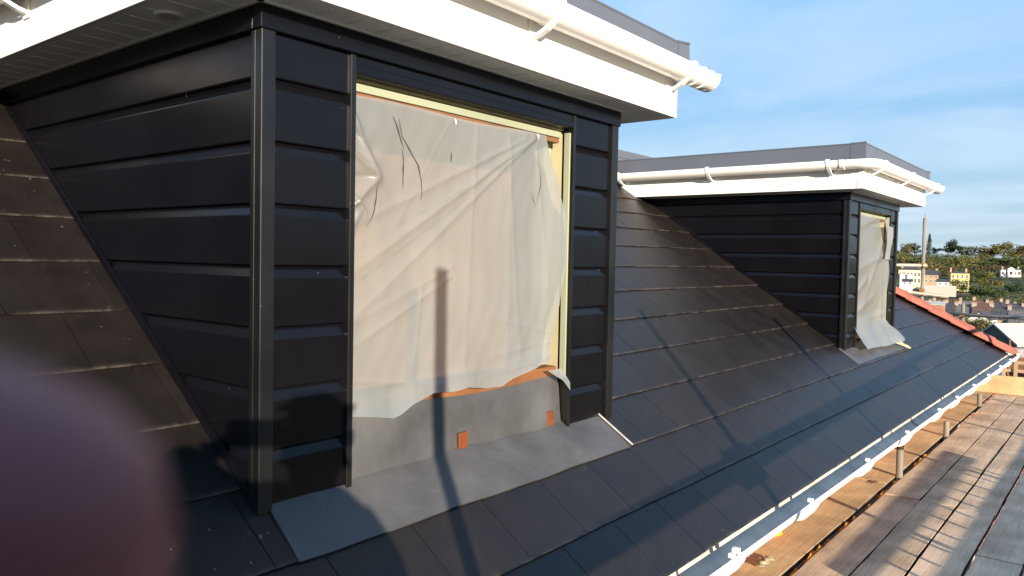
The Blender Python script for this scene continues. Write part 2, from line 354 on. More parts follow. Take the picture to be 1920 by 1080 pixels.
mb = MB(); tint = []; edge = []
k = 0
SW = 0.30
while True:
    xl = X_EAVE - EXPO*k; xu = xl - EXPO - 0.012
    if xl < X_TOP + 0.02: break
    xu = max(xu, X_TOP)
    holes = [(D1['y0']+0.004, D1['y1']-0.004), (D2['y0']+0.004, D2['y1']-0.004)] if xu < XF-0.1 else []
    off = 0.21 if k % 2 else 0.07
    y = Y_NEAR + off - 0.3
    while y < 11.2:
        a, b = y+0.0014, y+SW-0.0014
        jl = rnd.uniform(-0.0012, 0.0012); jt = rnd.uniform(0, 0.0012); tv = rnd.random()
        for s, e in cut(a, b, holes):
            hl, hu = hip_y(xl)-0.02, hip_y(xu)-0.02
            if s >= hl: continue
            e1, e2, s2 = min(e, hl), min(e, hu), min(s, hu)
            xx = xl + jl
            P = lambda x, yy, h: Vector((x, yy, zr(x))) + NR*h
            top = [P(xx, s, 0.0090+jt), P(xx, e1, 0.0090+jt), P(xu, e2, 0.0015), P(xu, s2, 0.0015)]
            bot = [P(xx, s, 0.0045+jt), P(xx, e1, 0.0045+jt), P(xu, e2, -0.004), P(xu, s2, -0.004)]
            mb.add(top+bot, [(0,1,2,3), (7,6,5,4), (0,4,5,1), (1,5,6,2), (3,7,4,0)], 0)
            tint += [tv]*8; edge += [1, 1, 0, 0, 1, 1, 0, 0]
        y += SW
    k += 1
mb.col = {'tint': tint, 'edge': edge}
mb.build('slate_covering', M['slate'], house)

mb = MB()                                                           # roofing underlay below the slates
def slab(ya, yb, xa, xb, h):
    P = lambda x, yy: Vector((x, yy, zr(x))) + NR*h
    mb.quad(P(xa, ya), P(xa, yb), P(xb, yb), P(xb, ya))
for ya, yb in cut(Y_NEAR, 7.7, [(D1['y0'], D1['y1']), (D2['y0'], D2['y1'])]): slab(ya, yb, -1.19, X_TOP, -0.012)
slab(D1['y0'], D1['y1'], -1.19, XF-0.02, -0.012); slab(D2['y0'], D2['y1'], -1.19, XF-0.02, -0.012)
P = lambda x, yy: Vector((x, yy, zr(x))) + NR*-0.012
mb.add([P(-1.19, 7.7), P(-1.19, hip_y(-1.19)), P(X_TOP, hip_y(X_TOP)), P(X_TOP, 7.7)], [(0, 1, 2, 3)])
mb.build('underlay', M['black'], house, fix=False)

mb = MB()                                                           # hip end slope and the flat top
e = Vector((-1.18, 11.03, zr(-1.18))); tp = Vector((X_TOP, hip_y(X_TOP), zr(X_TOP)))
mb.quad(e, (-12, 11.03, e.z), (-9.4, tp.y, tp.z), tp)
mb.build('hip_end_slope', M['slate'], house)
mb = MB(); mb.box((-10, Y_NEAR, zr(X_TOP)-0.2), (X_TOP+0.02, tp.y, zr(X_TOP)+0.05)); mb.build('flat_roof', M['grey_flat'], house)
mb = MB(); mb.box((X_TOP-0.03, Y_NEAR, zr(X_TOP)-0.06), (X_TOP+0.03, tp.y, 1.045)); mb.box((X_TOP+0.03, Y_NEAR, 0.972), (X_TOP+0.036, tp.y, 0.98))
mb.build('roof_edge_trim', M['grp'], house, bevel=0.006)
mb = MB()                                                           # walls
mb.box((-1.90, Y_NEAR, -9.5), (-1.60, 10.55, -1.13)); mb.box((-12, 10.35, -9.5), (-1.90, 10.55, -1.13)); mb.box((-12, Y_NEAR, -9.5), (-1.90, Y_NEAR+0.24, -1.16))
mb.build('brick_wall', M['wall_brick'], house)
mb = MB(); mb.box((-1.60, Y_NEAR, -1.125), (-1.20, 11.0, -1.11)); mb.build('eaves_soffit', M['timber_d'], house)
mb = MB(); mb.box((-1.20, Y_NEAR, -1.118), (-1.178, 11.0, -1.062)); mb.build('fascia', M['pvc'], house, bevel=0.003)

def ring_profile(ra, rb, t, n=18, lip=0.006):
    """closed half-round section, outward axis a, up axis b; open at the top, beaded rims"""
    o = [(-ra*math.cos(math.pi*i/n), -rb*math.sin(math.pi*i/n)) for i in range(n+1)]
    i_ = [(-(ra-t)*math.cos(math.pi*i/n), -(rb-t)*math.sin(math.pi*i/n)) for i in range(n+1)]
    bead_f = [(ra+lip*0.55, 0.0), (ra+lip*0.55, lip), (ra-t, lip)] if lip else [(ra, 0), (ra-t, 0)]
    bead_b = [(-(ra-t), lip), (-ra-lip*0.3, lip), (-ra-lip*0.3, 0.0)] if lip else []
    return o[:-1] + [(ra, -0.004)] + bead_f + list(reversed(i_[1:-1])) + bead_b
GP = ring_profile(0.056, 0.056, 0.003)
GE = ring_profile(0.060, 0.058, 0.003)
Zv = Vector((0, 0, 1)); Xv = Vector((1, 0, 0)); Yv = Vector((0, 1, 0))

GX, GZ = -1.113, -1.036
mb = MB(); mb.sweep(GE, [((GX, Y_NEAR, GZ), Xv, Zv), ((GX, 11.08, GZ), Xv, Zv)], inner=(22, 40, 1))
gut = mb.build('eaves_gutter', [M['pvc'], M['gutter_bed']], house)
mb = MB(); mb.add([(GX-0.056*math.cos(math.pi*i/14), 11.08, GZ-0.056*math.sin(math.pi*i/14)) for i in range(15)] + [(GX-0.06*math.cos(math.pi*i/14), 11.094, GZ+0.004-0.064*math.sin(math.pi*i/14)) for i in range(15)],
    [tuple(range(15)), tuple(range(29, 14, -1))] + [(i, i+1, 16+i, 15+i) for i in range(14)]); mb.build('stop_end', M['pvc'], gut)
for y in (-3.6, -2.7, -1.8, -0.9, 0.0, 0.9, 1.75, 2.60, 3.44, 4.36, 5.27, 6.27, 6.98, 7.80, 8.65, 9.5, 10.3, 10.98):
    mb = MB()
    def shell(ra, rb, ri=0.0595, n=18): return [(-ra*math.cos(math.pi*i/n), -rb*math.sin(math.pi*i/n)) for i in range(n+1)] + [(ri*math.cos(math.pi*i/n), -ri*math.sin(math.pi*i/n)) for i in range(n+1)]
    mb.sweep(shell(0.065, 0.083), [((GX, y-0.050, GZ), Xv, Zv), ((GX, y+0.050, GZ), Xv, Zv)])
    for s in (-0.078, 0.052): mb.sweep(shell(0.064, 0.074), [((GX, y+s, GZ-0.001), Xv, Zv), ((GX, y+s+0.024, GZ-0.001), Xv, Zv)])
    mb.box((GX+0.040, y-0.035, GZ+0.004), (GX+0.062, y-0.015, GZ+0.020)); 
    if abs(y-2.60) < .01: mb.box((GX+0.030, y+0.02, GZ+0.004), (GX+0.055, y+0.042, GZ+0.022))
    mb.build('gutter_bracket', M['pvc'], gut, bevel=0.0025)
for y in (2.36, 5.85, 9.0):
    mb = MB(); mb.sweep(ring_profile(0.0535, 0.0535, 0.0015, 18, 0), [((GX, y, GZ), Xv, Zv), ((GX, y+0.012, GZ), Xv, Zv)]); mb.build('gutter_joint', M['grp'], gut)

# terracotta tiles down the hip, each a part
hd = (tp - e); hl_ = hd.length; hd.normalize()
hside = hd.cross(Zv).normalized(); hup = hside.cross(hd).normalized()
if hup.z < 0: hup = -hup
n = int(hl_/0.335)
prof_o = [(-0.115, -0.045), (-0.10, 0.0), (-0.06, 0.045), (0, 0.062), (0.06, 0.045), (0.10, 0.0), (0.115, -0.045), (0.10, -0.05), (0.05, 0.025), (0, 0.042), (-0.05, 0.025), (-0.10, -0.05)]
for i in range(n+1):
    a = e + hd*(i*0.335 - 0.05); b = a + hd*0.37
    lift = 0.030
    mb = MB(); j = rnd.uniform(-0.004, 0.004)
    mb.sweep(prof_o, [(a + hup*(lift+0.012) + hside*j, hside, hup), (b + hup*lift + hside*j, hside*0.94, hup*0.94)], smooth=False)
    mb.build('hip_tile', M['tile'], house, bevel=0.006)
mb = MB(); mb.tube(e + hup*0.0 + hd*-0.06 + Vector((0.0, 0.03, 0.02)), e + Vector((0.02, 0.04, 0.16)), 0.008); mb.build('hip_iron', M['rust'], house)

# ------------------------------------------------------------------ dormers
def lap_cladding(mb, origin, U, Nn, u0, u1, z_lo, z_hi, lap_z, pitch):
    """horizontal boards with a sloped shoulder under each joint; Nn is outward"""
    O = Vector(origin)
    zs = [lap_z + pitch*i for i in range(-12, 12)]
    def P(u, z, n): return O + U*u + Zv*z + Nn*n
    sh, rec = 0.032, -0.015
    for i in range(len(zs)-1):
        b, t = zs[i], zs[i+1]
        if t <= z_lo or b >= z_hi: continue
        b_, t_ = max(b, z_lo), min(t, z_hi)
        fl = min(max(t - sh, b_), t_)
        pts = []
        if b_ == b: pts += [(b_-0.002, rec), (b_, -0.0015), (b_+0.0025, 0)]
        else: pts += [(b_, 0)]
        if fl > b_+0.003: pts.append((fl-0.002, 0.0)); 
        if t_ > fl:
            pts.append((fl+0.002, rec*0.04)); pts.append((t_-0.001, rec*(t_-fl)/sh if t_ == t else rec*(t_-fl)/sh))
        vs = [P(u0, z, n) for z, n in pts] + [P(u1, z, n) for z, n in pts]
        m = len(pts)
        mb.add(vs, [(q, q+1, m+q+1, m+q) for q in range(m-1)])

def gutter_bracket(mb, org, A, Wd, zc, face):
    """strap bracket: plate on the fascia and an arm that runs out under the gutter to its front rim"""
    O = Vector(org)
    def P(a, w, z): return O + A*a + Wd*w + Zv*z
    c = 0.062
    pts = [(0.004, -0.088), (0.030, -0.082), (0.062, -0.068), (0.092, -0.046), (0.112, -0.020), (0.122, 0.002), (0.121, 0.012), (0.108, 0.013)]
    th = 0.0055
    L = []; U_ = []
    for i, (a, z) in enumerate(pts):
        p0 = pts[max(0, i-1)]; p1 = pts[min(len(pts)-1, i+1)]
        d = Vector((p1[0]-p0[0], p1[1]-p0[1])).normalized(); nn = Vector((-d.y, d.x))
        L.append((a - nn.x*th, z - nn.y*th)); U_.append((a + nn.x*th, z + nn.y*th))
    prof = L + list(reversed(U_))
    mb.sweep(prof, [(P(0, -0.012, zc), A, Zv), (P(0, 0.012, zc), A, Zv)], smooth=False)
    # plate
    b = [P(0.0, -0.024, zc-0.105), P(0.0, 0.024, zc-0.105), P(0.0, 0.024, zc+0.01), P(0.0, -0.024, zc+0.01)]
    t = [v + A*0.006 for v in b]
    mb.add(b+t, [(0,3,2,1), (4,5,6,7), (0,1,5,4), (1,2,6,5), (2,3,7,6), (3,0,4,7)])
    # collar round the gutter
    pr = ring_profile(0.0595, 0.0595, 0.003, 14, 0)
    mb.sweep([(a+c, b2) for a, b2 in pr], [(P(0, -0.011, zc), A, Zv), (P(0, 0.011, zc), A, Zv)])

def dormer(s, label):
    y0, y1, ys, ye = s['y0'], s['y1'], s['ys'], s['ye']
    zs = s['zs']; dz = zs - 0.619; zwt = zs - s['head']
    w0, w1 = s['w0'], s['w1']
    xb = X_TOP - 0.02
    d = empty('dormer', (XF, y0, zr(XF)), label, 'dormer', 'dormers on the slated roof')
    bz = -0.72
    # cheeks
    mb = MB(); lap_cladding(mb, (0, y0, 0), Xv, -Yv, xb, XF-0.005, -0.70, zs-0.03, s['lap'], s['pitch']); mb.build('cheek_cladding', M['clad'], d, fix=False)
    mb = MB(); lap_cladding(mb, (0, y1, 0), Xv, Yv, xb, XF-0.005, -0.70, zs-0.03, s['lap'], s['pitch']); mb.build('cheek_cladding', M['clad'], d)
    # thin soaker where the cheek meets the slates
    for yy, sg in ((y0, -1), (y1, 1)):
        mb = MB()
        a = Vector((XF-0.02, yy+sg*0.001, zr(XF-0.02)))+NR*0.010; b = Vector((xb, yy+sg*0.001, zr(xb)))+NR*0.010
        A = Vector((0, sg, 0))
        mb.sweep([(0, 0), (0.014, 0), (0.014, 0.003), (0.003, 0.005), (0.002, 0.014), (0, 0.014)], [(a, A, NR), (b, A, NR)], smooth=False)
        mb.build('side_flashing', M['clad'], d)
    # front cladding either side of the opening
    for a, b in ((y0+0.02, w0), (w1, y1-0.02)):
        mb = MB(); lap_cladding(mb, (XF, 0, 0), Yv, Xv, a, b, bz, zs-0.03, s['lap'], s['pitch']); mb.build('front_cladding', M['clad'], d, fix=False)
    # corner and window-side trims
    z0 = zr(XF)-0.005
    for a, b, c_, sgn in ((y0-0.012, y0+0.030, y0-0.012, -1), (y1-0.034, y1+0.012, y1+0.012, 1)):
        mb = MB(); mb.box((XF-0.016, a, z0), (XF+0.013, b, zs-0.062))
        mb.box((XF-0.034, min(c_, c_-sgn*0.02), z0+0.03), (XF-0.016, max(c_, c_-sgn*0.02), zs-0.062)); mb.build('corner_trim', M['trim'], d, bevel=0.003)
    for a, b in ((w0-0.016, w0+0.004), (w1-0.004, w1+0.014)):
        mb = MB(); mb.box((XF-0.046, a, z0), (XF+0.010, b, zwt+0.052)); mb.build('window_trim', M['trim'], d, bevel=0.003)
    mb = MB(); mb.box((XF-0.03, w0-0.014, zwt), (XF+0.003, w1+0.012, zs-0.06)); mb.box((XF-0.006, w0-0.012, zwt+0.002), (XF+0.0085, w1+0.010, zwt+0.028)); mb.build('head_panel', M['clad'], d, bevel=0.003)
    mb = MB(); mb.box((XF-0.02, y0-0.018, zs-0.064), (XF+0.019, y1+0.018, zs+0.004)); mb.box((xb, y0-0.018, zs-0.064), (XF-0.02, y0+0.01, zs+0.004)); mb.box((xb, y1-0.01, zs-0.064), (XF-0.02, y1+0.018, zs+0.004))
    mb.build('frieze_board', M['clad'], d, bevel=0.003)
    # opening: raw timber, lining
    fr = empty('window_frame', (0, 0, 0)); fr.parent = d; fr.location = (0, 0, 0)
    mb = MB(); mb.box((-1.80, w0, zwt-0.037), (-1.738, w1-0.03, zwt-0.014)); mb.build('batten', M['timber_g'], fr, bevel=0.002)
    mb = MB(); mb.box((-1.790, w0, zwt-0.056), (-1.745, w1-0.035, zwt-0.0372)); mb.build('batten', M['timber_d'], fr, bevel=0.002)
    mb = MB(); mb.box((-1.79, w0, zwt-0.004), (-1.742, w1, zwt+0.006)); mb.build('batten', M['timber_y'], fr, bevel=0.002)
    mb = MB(); mb.box((-1.83, w1-0.004, z0), (-1.744, w1+0.03, zwt-0.015)); mb.build('jamb_board', M['timber_y'], fr, bevel=0.002)
    mb = MB(); mb.box((-1.7395, w1-0.010, -0.46+dz), (-1.712, w1+0.02, zwt-0.015)); mb.build('jamb_board', M['timber_g'], fr, bevel=0.002)
    mb = MB(); mb.box((-1.85, w1-0.055, -0.415+dz), (-1.800, w1-0.008, zwt-0.05)); mb.build('jamb_board', M['timber_g'], fr, bevel=0.002)
    mb = MB(); mb.box((-1.83, w0-0.03, z0), (-1.744, w0+0.004, zwt-0.015)); mb.build('jamb_board', M['timber_y'], fr, bevel=0.002)
    mb = MB(); mb.box((-1.88, w0, -0.60), (-1.758, w1, -0.418+dz*0.3 if s['lead'] else -0.56)); mb.build('sill_board', M['sill'], fr, bevel=0.002)
    mb = MB()
    bx = -2.08
    mb.quad((bx, w0-.2, -.6), (bx, w1+.2, -.6), (bx, w1+.2, zwt+.02), (bx, w0-.2, zwt+.02))
    mb.quad((bx, w0-.2, -.5), (-1.83, w0-.2, -.5), (-1.83, w1+.2, -.5), (bx, w1+.2, -.5))
    mb.quad((bx, w0-.2, zwt+.02), (-1.75, w0-.2, zwt+.02), (-1.75, w1+.2, zwt+.02), (bx, w1+.2, zwt+.02))
    for yy in (w0-.2, w1+.2): mb.quad((bx, yy, -.6), (-1.75, yy, -.6), (-1.75, yy, zwt+.02), (bx, yy, zwt+.02))
    mb.build('inner_lining', M['osb'], d, fix=False)
    # lead apron
    if s['lead']:
        mb = MB(); nu, nv = 30, 8
        vs = []
        for j in range(nv+1):
            for i in range(nu+1):
                u, v = i/nu, j/nv
                y = w0 - 0.01 + u*(w1 + 0.0 - w0 + 0.0); z = -0.643 + v*0.185
                x = -1.722 - 0.022*v + 0.0035*math.sin(9*u+3*v) + 0.003*math.sin(23*u-5*v+1)
                if j == nv: z += 0.006*math.sin(7*u+.5); x -= 0.006
                vs.append((x, y, z))
        mb.add(vs, [(j*(nu+1)+i, j*(nu+1)+i+1, (j+1)*(nu+1)+i+1, (j+1)*(nu+1)+i) for j in range(nv) for i in range(nu)], 0, True)
        la = mb.build('lead_upstand', M['lead'], d, fix=False)
        for (ya, yb, za, zb) in ((1.872, 1.914, -0.634, -0.580), (2.368, 2.404, -0.636, -0.580), (1.407, 1.420, -0.645, -0.59)):
            mb = MB(); mb.box((-1.7265, ya, za), (-1.7175, yb, zb)); mb.build('copper_clip', M['copper'], la, bevel=0.002)
    mb = MB(); nu, nv = 40, 4; vs = []
    ya, yb = s['ap0'], s['ap1']
    for j in range(nv+1):
        for i in range(nu+1):
            u, v = i/nu, j/nv
            x = -1.735 + v*(s['apx']+1.735); y = ya + u*(yb-ya) + (0.02*v if i == nu else 0) - (0.01*v if i == 0 else 0)
            h = 0.0125 + 0.0008*math.sin(17*u+2*v) + 0.0006*math.sin(41*u-3*v) - (0.002 if j == nv else 0)
            if j == nv: x += 0.0015*math.sin(13*u) + 0.001*math.sin(31*u)
            vs.append(Vector((x, y, zr(x))) + NR*h)
    vs2 = [v - NR*0.006 for v in vs]; q = len(vs)
    fs = [(j*(nu+1)+i, j*(nu+1)+i+1, (j+1)*(nu+1)+i+1, (j+1)*(nu+1)+i) for j in range(nv) for i in range(nu)]
    mb.add(vs, fs, 0, True)
    rim = [nv*(nu+1)+i for i in range(nu+1)]
    mb.add([vs[i] for i in rim]+[vs2[i] for i in rim], [(i, i+1, nu+2+i, nu+1+i) for i in range(nu)])
    for c_ in (0, nu):
        col = [j*(nu+1)+c_ for j in range(nv+1)]
        mb.add([vs[i] for i in col]+[vs2[i] for i in col], [(i, i+1, nv+2+i, nv+1+i) for i in range(nv)])
    mb.build('lead_apron', M['lead'], d, fix=False)
    mb = MB()                                                        # pale welted edge at the end of the apron
    a = Vector((-1.725, yb+0.004, zr(-1.725)))+NR*0.018; b = Vector((s['apx']-0.0, yb+0.026, zr(s['apx'])))+NR*0.018
    mb.tube(a, b, 0.0045, 8); mb.build('apron_welt', M['galv'], d)
    # fascia, soffit, flat roof
    fb = 0.62+dz; ft = 0.872+dz; xo = s['xo']
    mb = MB(); mb.box((xo-0.02, ys, fb), (xo, ye, ft)); mb.box((xb+0.3, ys, fb), (xo-0.02, ys+0.02, ft)); mb.box((xb+0.3, ye-0.02, fb), (xo-0.02, ye, ft))
    mb.box((xo-0.034, ys+0.02, fb), (xo-0.02, ye-0.02, fb+0.009)); mb.box((xb+.3, ys+0.02, fb), (xo-0.034, ys+0.034, fb+0.009))
    mb.build('fascia', M['pvc'], d, bevel=0.003)
    mb = MB()
    for y in (ys-0.001, ):
        mb.box((xo-0.045, y, fb+0.004), (xo-0.042, y+0.0007, ft-0.02))
    mb.build('fascia_joint', M['grp'], d)
    sz = 0.6195+dz
    mb = MB(); P_ = 0.10
    x = XF+0.02
    xs = []
    while x > xb: xs.append(x); x -= P_
    for a in xs: mb.box((max(a-P_+0.004, xb), ys+0.021, sz), (a, y0-0.004, sz+0.008)); mb.box((max(a-P_+0.004, xb), y1+0.004, sz), (a, ye-0.021, sz+0.008))
    y = ys+0.021
    while y < ye-0.03:
        mb.box((XF+0.0205, y, sz), (xo-0.021, min(y+P_-0.004, ye-0.021), sz+0.008)); y += P_
    for a in xs[1:]: mb.box((a-.001, ys+0.035, sz-0.0022), (a+.005, y0-0.030, sz+0.002), 1)
    y = ys+0.021+P_
    while y < ye-0.1: mb.box((XF+0.032, y-.005, sz-0.0022), (xo-0.036, y+.001, sz+0.002), 1); y += P_
    mb.box((xb, ys+0.01, sz+0.0085), (xo-0.01, ye-0.01, sz+0.0125), 1)
    mb.box((xb, y0-0.028, sz-0.005), (XF+0.03, y0-0.016, sz-0.0002), 2); mb.box((XF+0.018, y0-0.028, sz-0.005), (XF+0.030, y1+0.028, sz-0.0004), 2)
    so = mb.build('soffit', [M['soffit'], M['pvc'], M['pvc']], d)
    if s['vent']:
        cx, cy = -1.99, (ys+y0)/2
        mb = MB(); mb.tube((cx, cy, sz-0.007), (cx, cy, sz-0.0003), 0.036, 28, r2=0.041)
        for i in range(-3, 4):
            hw = math.sqrt(max(0, 0.029**2-(i*0.0075)**2))
            mb.box((cx-hw, cy+i*0.0075-0.0008, sz-0.0078), (cx+hw, cy+i*0.0075+0.0008, sz-0.0071), 1)
        mb.build('soffit_vent', [M['soffit'], M['timber_d']], so)
    mb = MB(); mb.box((xb, ys+0.01, sz+0.02), (xo-0.01, ye-0.01, 0.905+dz)); mb.build('flat_roof', M['grey_flat'], d)
    mb = MB()
    pr = [(-0.03, 0.822), (0.006, 0.822), (0.010, 0.828), (0.006, 0.836), (0.002, 0.938), (0.006, 0.946), (0.0, 0.952), (-0.03, 0.945)]
    pr = [(a, z+dz) for a, z in pr]; rx = s['rx']
    mb.sweep(pr, [((xb, ys, 0), -Yv, Zv), ((rx, ys, 0), Vector((1, -1, 0)), Zv), ((rx, ye+0.09, 0), Xv, Zv)], smooth=False)
    mb.sweep(pr, [((rx, ye+0.08, 0), Yv, Zv), ((xb, ye+0.08, 0), Yv, Zv)], smooth=False)
    for fr_ in ([((rx, ye, 0), Xv*1.0, Zv), ((rx+0.003, ye+0.093, 0.010), Xv*1.4, Zv)], [((rx-0.10, ys, 0), -Yv, Zv), ((rx+0.002, ys-0.002, 0.003), Vector((1, -1, 0)), Zv), ((rx, ys+0.012, 0.0), Xv, Zv)]):
        mb.sweep([(a+0.0025 if a > -0.02 else a, z+0.002) for a, z in pr], fr_, smooth=False)
    mb.build('roof_edge_trim', M['grp'], d)
    # gutter with rounded corner
    zc = 0.812+dz; c = 0.063
    gx, gy = xo+c, ys-c
    fr_ = [((xb+0.35, gy, zc), -Yv, Zv)]
    rr = 0.075
    for i in range(9):
        a = math.pi/2*i/8
        fr_.append(((gx-rr+rr*math.sin(a), gy+rr-rr*math.cos(a), zc), Vector((math.sin(a), -math.cos(a), 0)), Zv))
    fr_.append(((gx, s['ge'], zc), Xv, Zv))
    mb = MB(); mb.sweep(GP, fr_); g = mb.build('gutter', M['pvc'], d)
    mb = MB()
    outl = [(gx-0.060*math.cos(math.pi*i/14), 0, zc-0.060*math.sin(math.pi*i/14)) for i in range(15)]
    outl += [(gx+0.064, 0, zc+0.008), (gx-0.062, 0, zc+0.008)]
    m = len(outl); ge = s['ge']
    mb.add([(a, ge-0.03, z) for a, _, z in outl]+[(a, ge+0.006, z) for a, _, z in outl], [tuple(range(m, 2*m))]+[(i, (i+1) % m, m+(i+1) % m, m+i) for i in range(m)])
    mb.build('stop_end', M['pvc'], g, bevel=0.003)
    for y in s['brf']:
        mb = MB(); gutter_bracket(mb, (xo, y, 0), Xv, Yv, zc, 0); mb.build('gutter_bracket', M['pvc'], g)
    for x in s['brs']:
        mb = MB(); gutter_bracket(mb, (x, ys, 0), -Yv, Xv, zc, 0); mb.build('gutter_bracket', M['pvc'], g)
    for f0, f1 in s['uni']:
        mb = MB(); fr2 = []
        for t_ in (0, 1):
            p = f0 if t_ == 0 else f1
            fr2.append(((p[0], p[1], zc), Vector((p[2], p[3], 0)), Zv))
        mb.sweep(ring_profile(0.0605, 0.0605, 0.004, 18, 0.008), fr2); mb.build('gutter_union', M['pvc'], g, bevel=0.001)
    return d

gx1 = -1.57+0.063
dormer(dict(y0=1.116, y1=2.78, ys=0.93, ye=3.06, zs=0.619, head=0.117, w0=1.402, w1=2.472, lap=-0.029, pitch=0.158, lead=True, vent=True,
            ap0=1.142, ap1=2.705, apx=-1.567, xo=-1.57, rx=-1.575, ge=3.22, brf=(2.03, 2.98, 1.15), brs=(-2.68, -3.4, -1.95),
            uni=[((gx1, 3.05, 1, 0), (gx1, 3.075, 1, 0)), ((gx1, 3.12, 1, 0), (gx1, 3.15, 1, 0))]),
       'large near dormer with black boarding and a wide sheeted window opening')
gx2 = -1.56+0.063
dormer(dict(y0=6.153, y1=7.66, ys=5.96, ye=8.07, zs=0.556, head=0.115, w0=6.45, w1=7.42, lap=-0.066, pitch=0.153, lead=False, vent=False,
            ap0=6.10, ap1=7.66, apx=-1.587, xo=-1.56, rx=-1.555, ge=8.27, brf=(6.10, 7.0, 8.0), brs=(-3.55, -2.72, -1.78),
            uni=[((-1.70, 5.96-0.063, 0, -1), (-1.67, 5.96-0.063, 0, -1)), ((gx2, 6.12, 1, 0), (gx2, 6.15, 1, 0))]),
       'far dormer with black boarding and a narrow sheeted opening, near the red hip')

# ------------------------------------------------------------------ polythene sheets over the openings
def interp(x, pts):
    xs = [p[0] for p in pts]; ys_ = [p[1] for p in pts]
    return float(np.interp(x, xs, ys_))
def ridge(y, z, a, b, amp, w, taper=True):
    ax, az = a; bx, bz = b
    dx, dz = bx-ax, bz-az; L2 = dx*dx+dz*dz
    t = ((y-ax)*dx+(z-az)*dz)/L2; tc_ = min(1, max(0, t))
    d = math.hypot(y-(ax+dx*tc_), z-(az+dz*tc_))
    ww = w*(0.6+0.9*tc_)
    return amp*math.exp(-(d/ww)**1.25)*(1-0.35*tc_ if taper else 1)
FOLDS = [((2.262, .440), (1.41, -.06), .017, .020), ((2.214, .432), (1.41, .075), .012, .016), ((2.262, .44), (1.41, -.20), .010, .018), ((1.83, -.065), (1.42, -.27), .009, .014), ((1.84, -.03), (1.42, -.20), .006, .012),
         ((1.835, .46), (1.60, .10), .004, .012), ((2.45, -.29), (2.02, -.20), .006, .010), ((2.43, -.31), (2.05, -.34), .006, .012), ((2.40, .36), (2.33, -.30), .006, .05), ((1.95, .44), (1.90, -.38), .006, .02), ((2.12, .43), (2.20, -.36), .007, .018), ((2.28, .40), (2.36, -.10), .010, .018), ((1.70, -.10), (1.66, -.44), .006, .018), ((2.45, -.36), (1.98, -.41), .010, .012), ((1.42, -.36), (1.80, -.41), .010, .012),
         ((1.41, .42), (1.515, .232), .020, .016), ((1.41, .30), (1.515, .232), .022, .014), ((1.41, .36), (1.50, .31), -.012, .014), ((1.41, .22), (1.515, .232), -.014, .014), ((1.41, .13), (1.50, .215), .018, .015), ((1.42, .17), (1.47, .12), .016, .014), ((1.41, .06), (1.45, .13), .012, .014)]
RIGHT = [(-.43, 2.372), (-.32, 2.392), (-.175, 2.43), (-.03, 2.452), (.09, 2.455), (.17, 2.447), (.31, 2.40), (.40, 2.36), (.47, 2.335)]
BOT = [(1.39, -.455), (1.45, -.462), (1.50, -.470), (1.57, -.484), (1.60, -.478), (1.66, -.452), (1.75, -.432), (1.83, -.436), (1.90, -.430), (2.0, -.446), (2.08, -.448), (2.14, -.428), (2.20, -.418), (2.26, -.405), (2.31, -.392), (2.46, -.385)]
def sheet1_x(y, z):
    h = -1.737 + 0.006*math.sin(2.6*(y-1.4)+1.1*z) + 0.004*math.sin(5.1*z+2*y)
    for k_, (a, b, amp, w) in enumerate(FOLDS): h += ridge(y, z, a, b, amp*(.46 if k_ < 15 else .95), w*(.60 if k_ < 15 else .8))
    h += 0.030*math.exp(-((y-2.46)/.10)**2)*math.exp(-((z-.05)/.26)**2)           # belly of the loose right edge
    zb = interp(y, BOT); v = max(0, 1-(z-zb)/0.075)
    h += (0.016 + 0.014*math.exp(-((y-1.53)/.12)**2))*min(1, v)**1.2 + .003*v*math.sin(31*y)+.003*v*math.sin(17*y+1)
    h += 0.0009*math.sin(61*y+17*z+3*math.sin(11*z))*math.sin(37*z-21*y)
    h += 0.0020*math.sin(23*y+9*z+2*math.sin(7*z))*math.sin(13*z-6*y)
    return h
def grid_sheet(name, fx, yl, right, ztop, zbot, nu, nv, label):
    vs = []
    for j in range(nv+1):
        for i in range(nu+1):
            u, v = i/nu, j/nv
            z = 0; y = yl
            for _ in range(3):
                y = yl + u*(right(z)-yl); zt = ztop(y); zb = zbot(y); z = zt + v*(zb-zt)
            vs.append((fx(y, z), y, z))
    mb = MB(); mb.add(vs, [((j+1)*(nu+1)+i, (j+1)*(nu+1)+i+1, j*(nu+1)+i+1, j*(nu+1)+i) for j in range(nv) for i in range(nu)], 0, True)
    o = mb.build(name, M['sheet'], None, fix=False)
    return tag(o, label, 'plastic sheet', 'polythene sheets over the window openings')
s1 = grid_sheet('plastic_sheet', sheet1_x, 1.392, lambda z: interp(z, RIGHT), lambda y: .452+.006*(y-1.4)+.004*math.sin(9*y), lambda y: interp(y, BOT), 210, 170,
                'wide translucent polythene sheet with dark slits over the near dormer window')
mb = MB()                                                            # torn corner flap at the bottom right
fl = [(-1.712, 2.35, -.42), (-1.705, 2.43, -.418), (-1.690, 2.468, -.475), (-1.684, 2.462, -.505), (-1.690, 2.42, -.462), (-1.70, 2.38, -.44)]
mb.add(fl, [(5, 4, 1, 0), (4, 3, 2, 1)], 0, False); mb.build('torn_flap', M['sheet'], s1, fix=False)
TEARS = [[(1.571, .416), (1.586, .395), (1.608, .35), (1.62, .323)], [(1.596, .412), (1.612, .362), (1.649, .318), (1.679, .281), (1.693, .233), (1.69, .175)], [(1.613, .322), (1.618, .291), (1.617, .243), (1.616, .202)],
         [(1.51, .217), (1.513, .171), (1.503, .131), (1.474, .083)], [(1.825, .339), (1.826, .305)], [(2.304, .331), (2.30, .268), (2.286, .198)], [(2.252, .244), (2.286, .184)]]
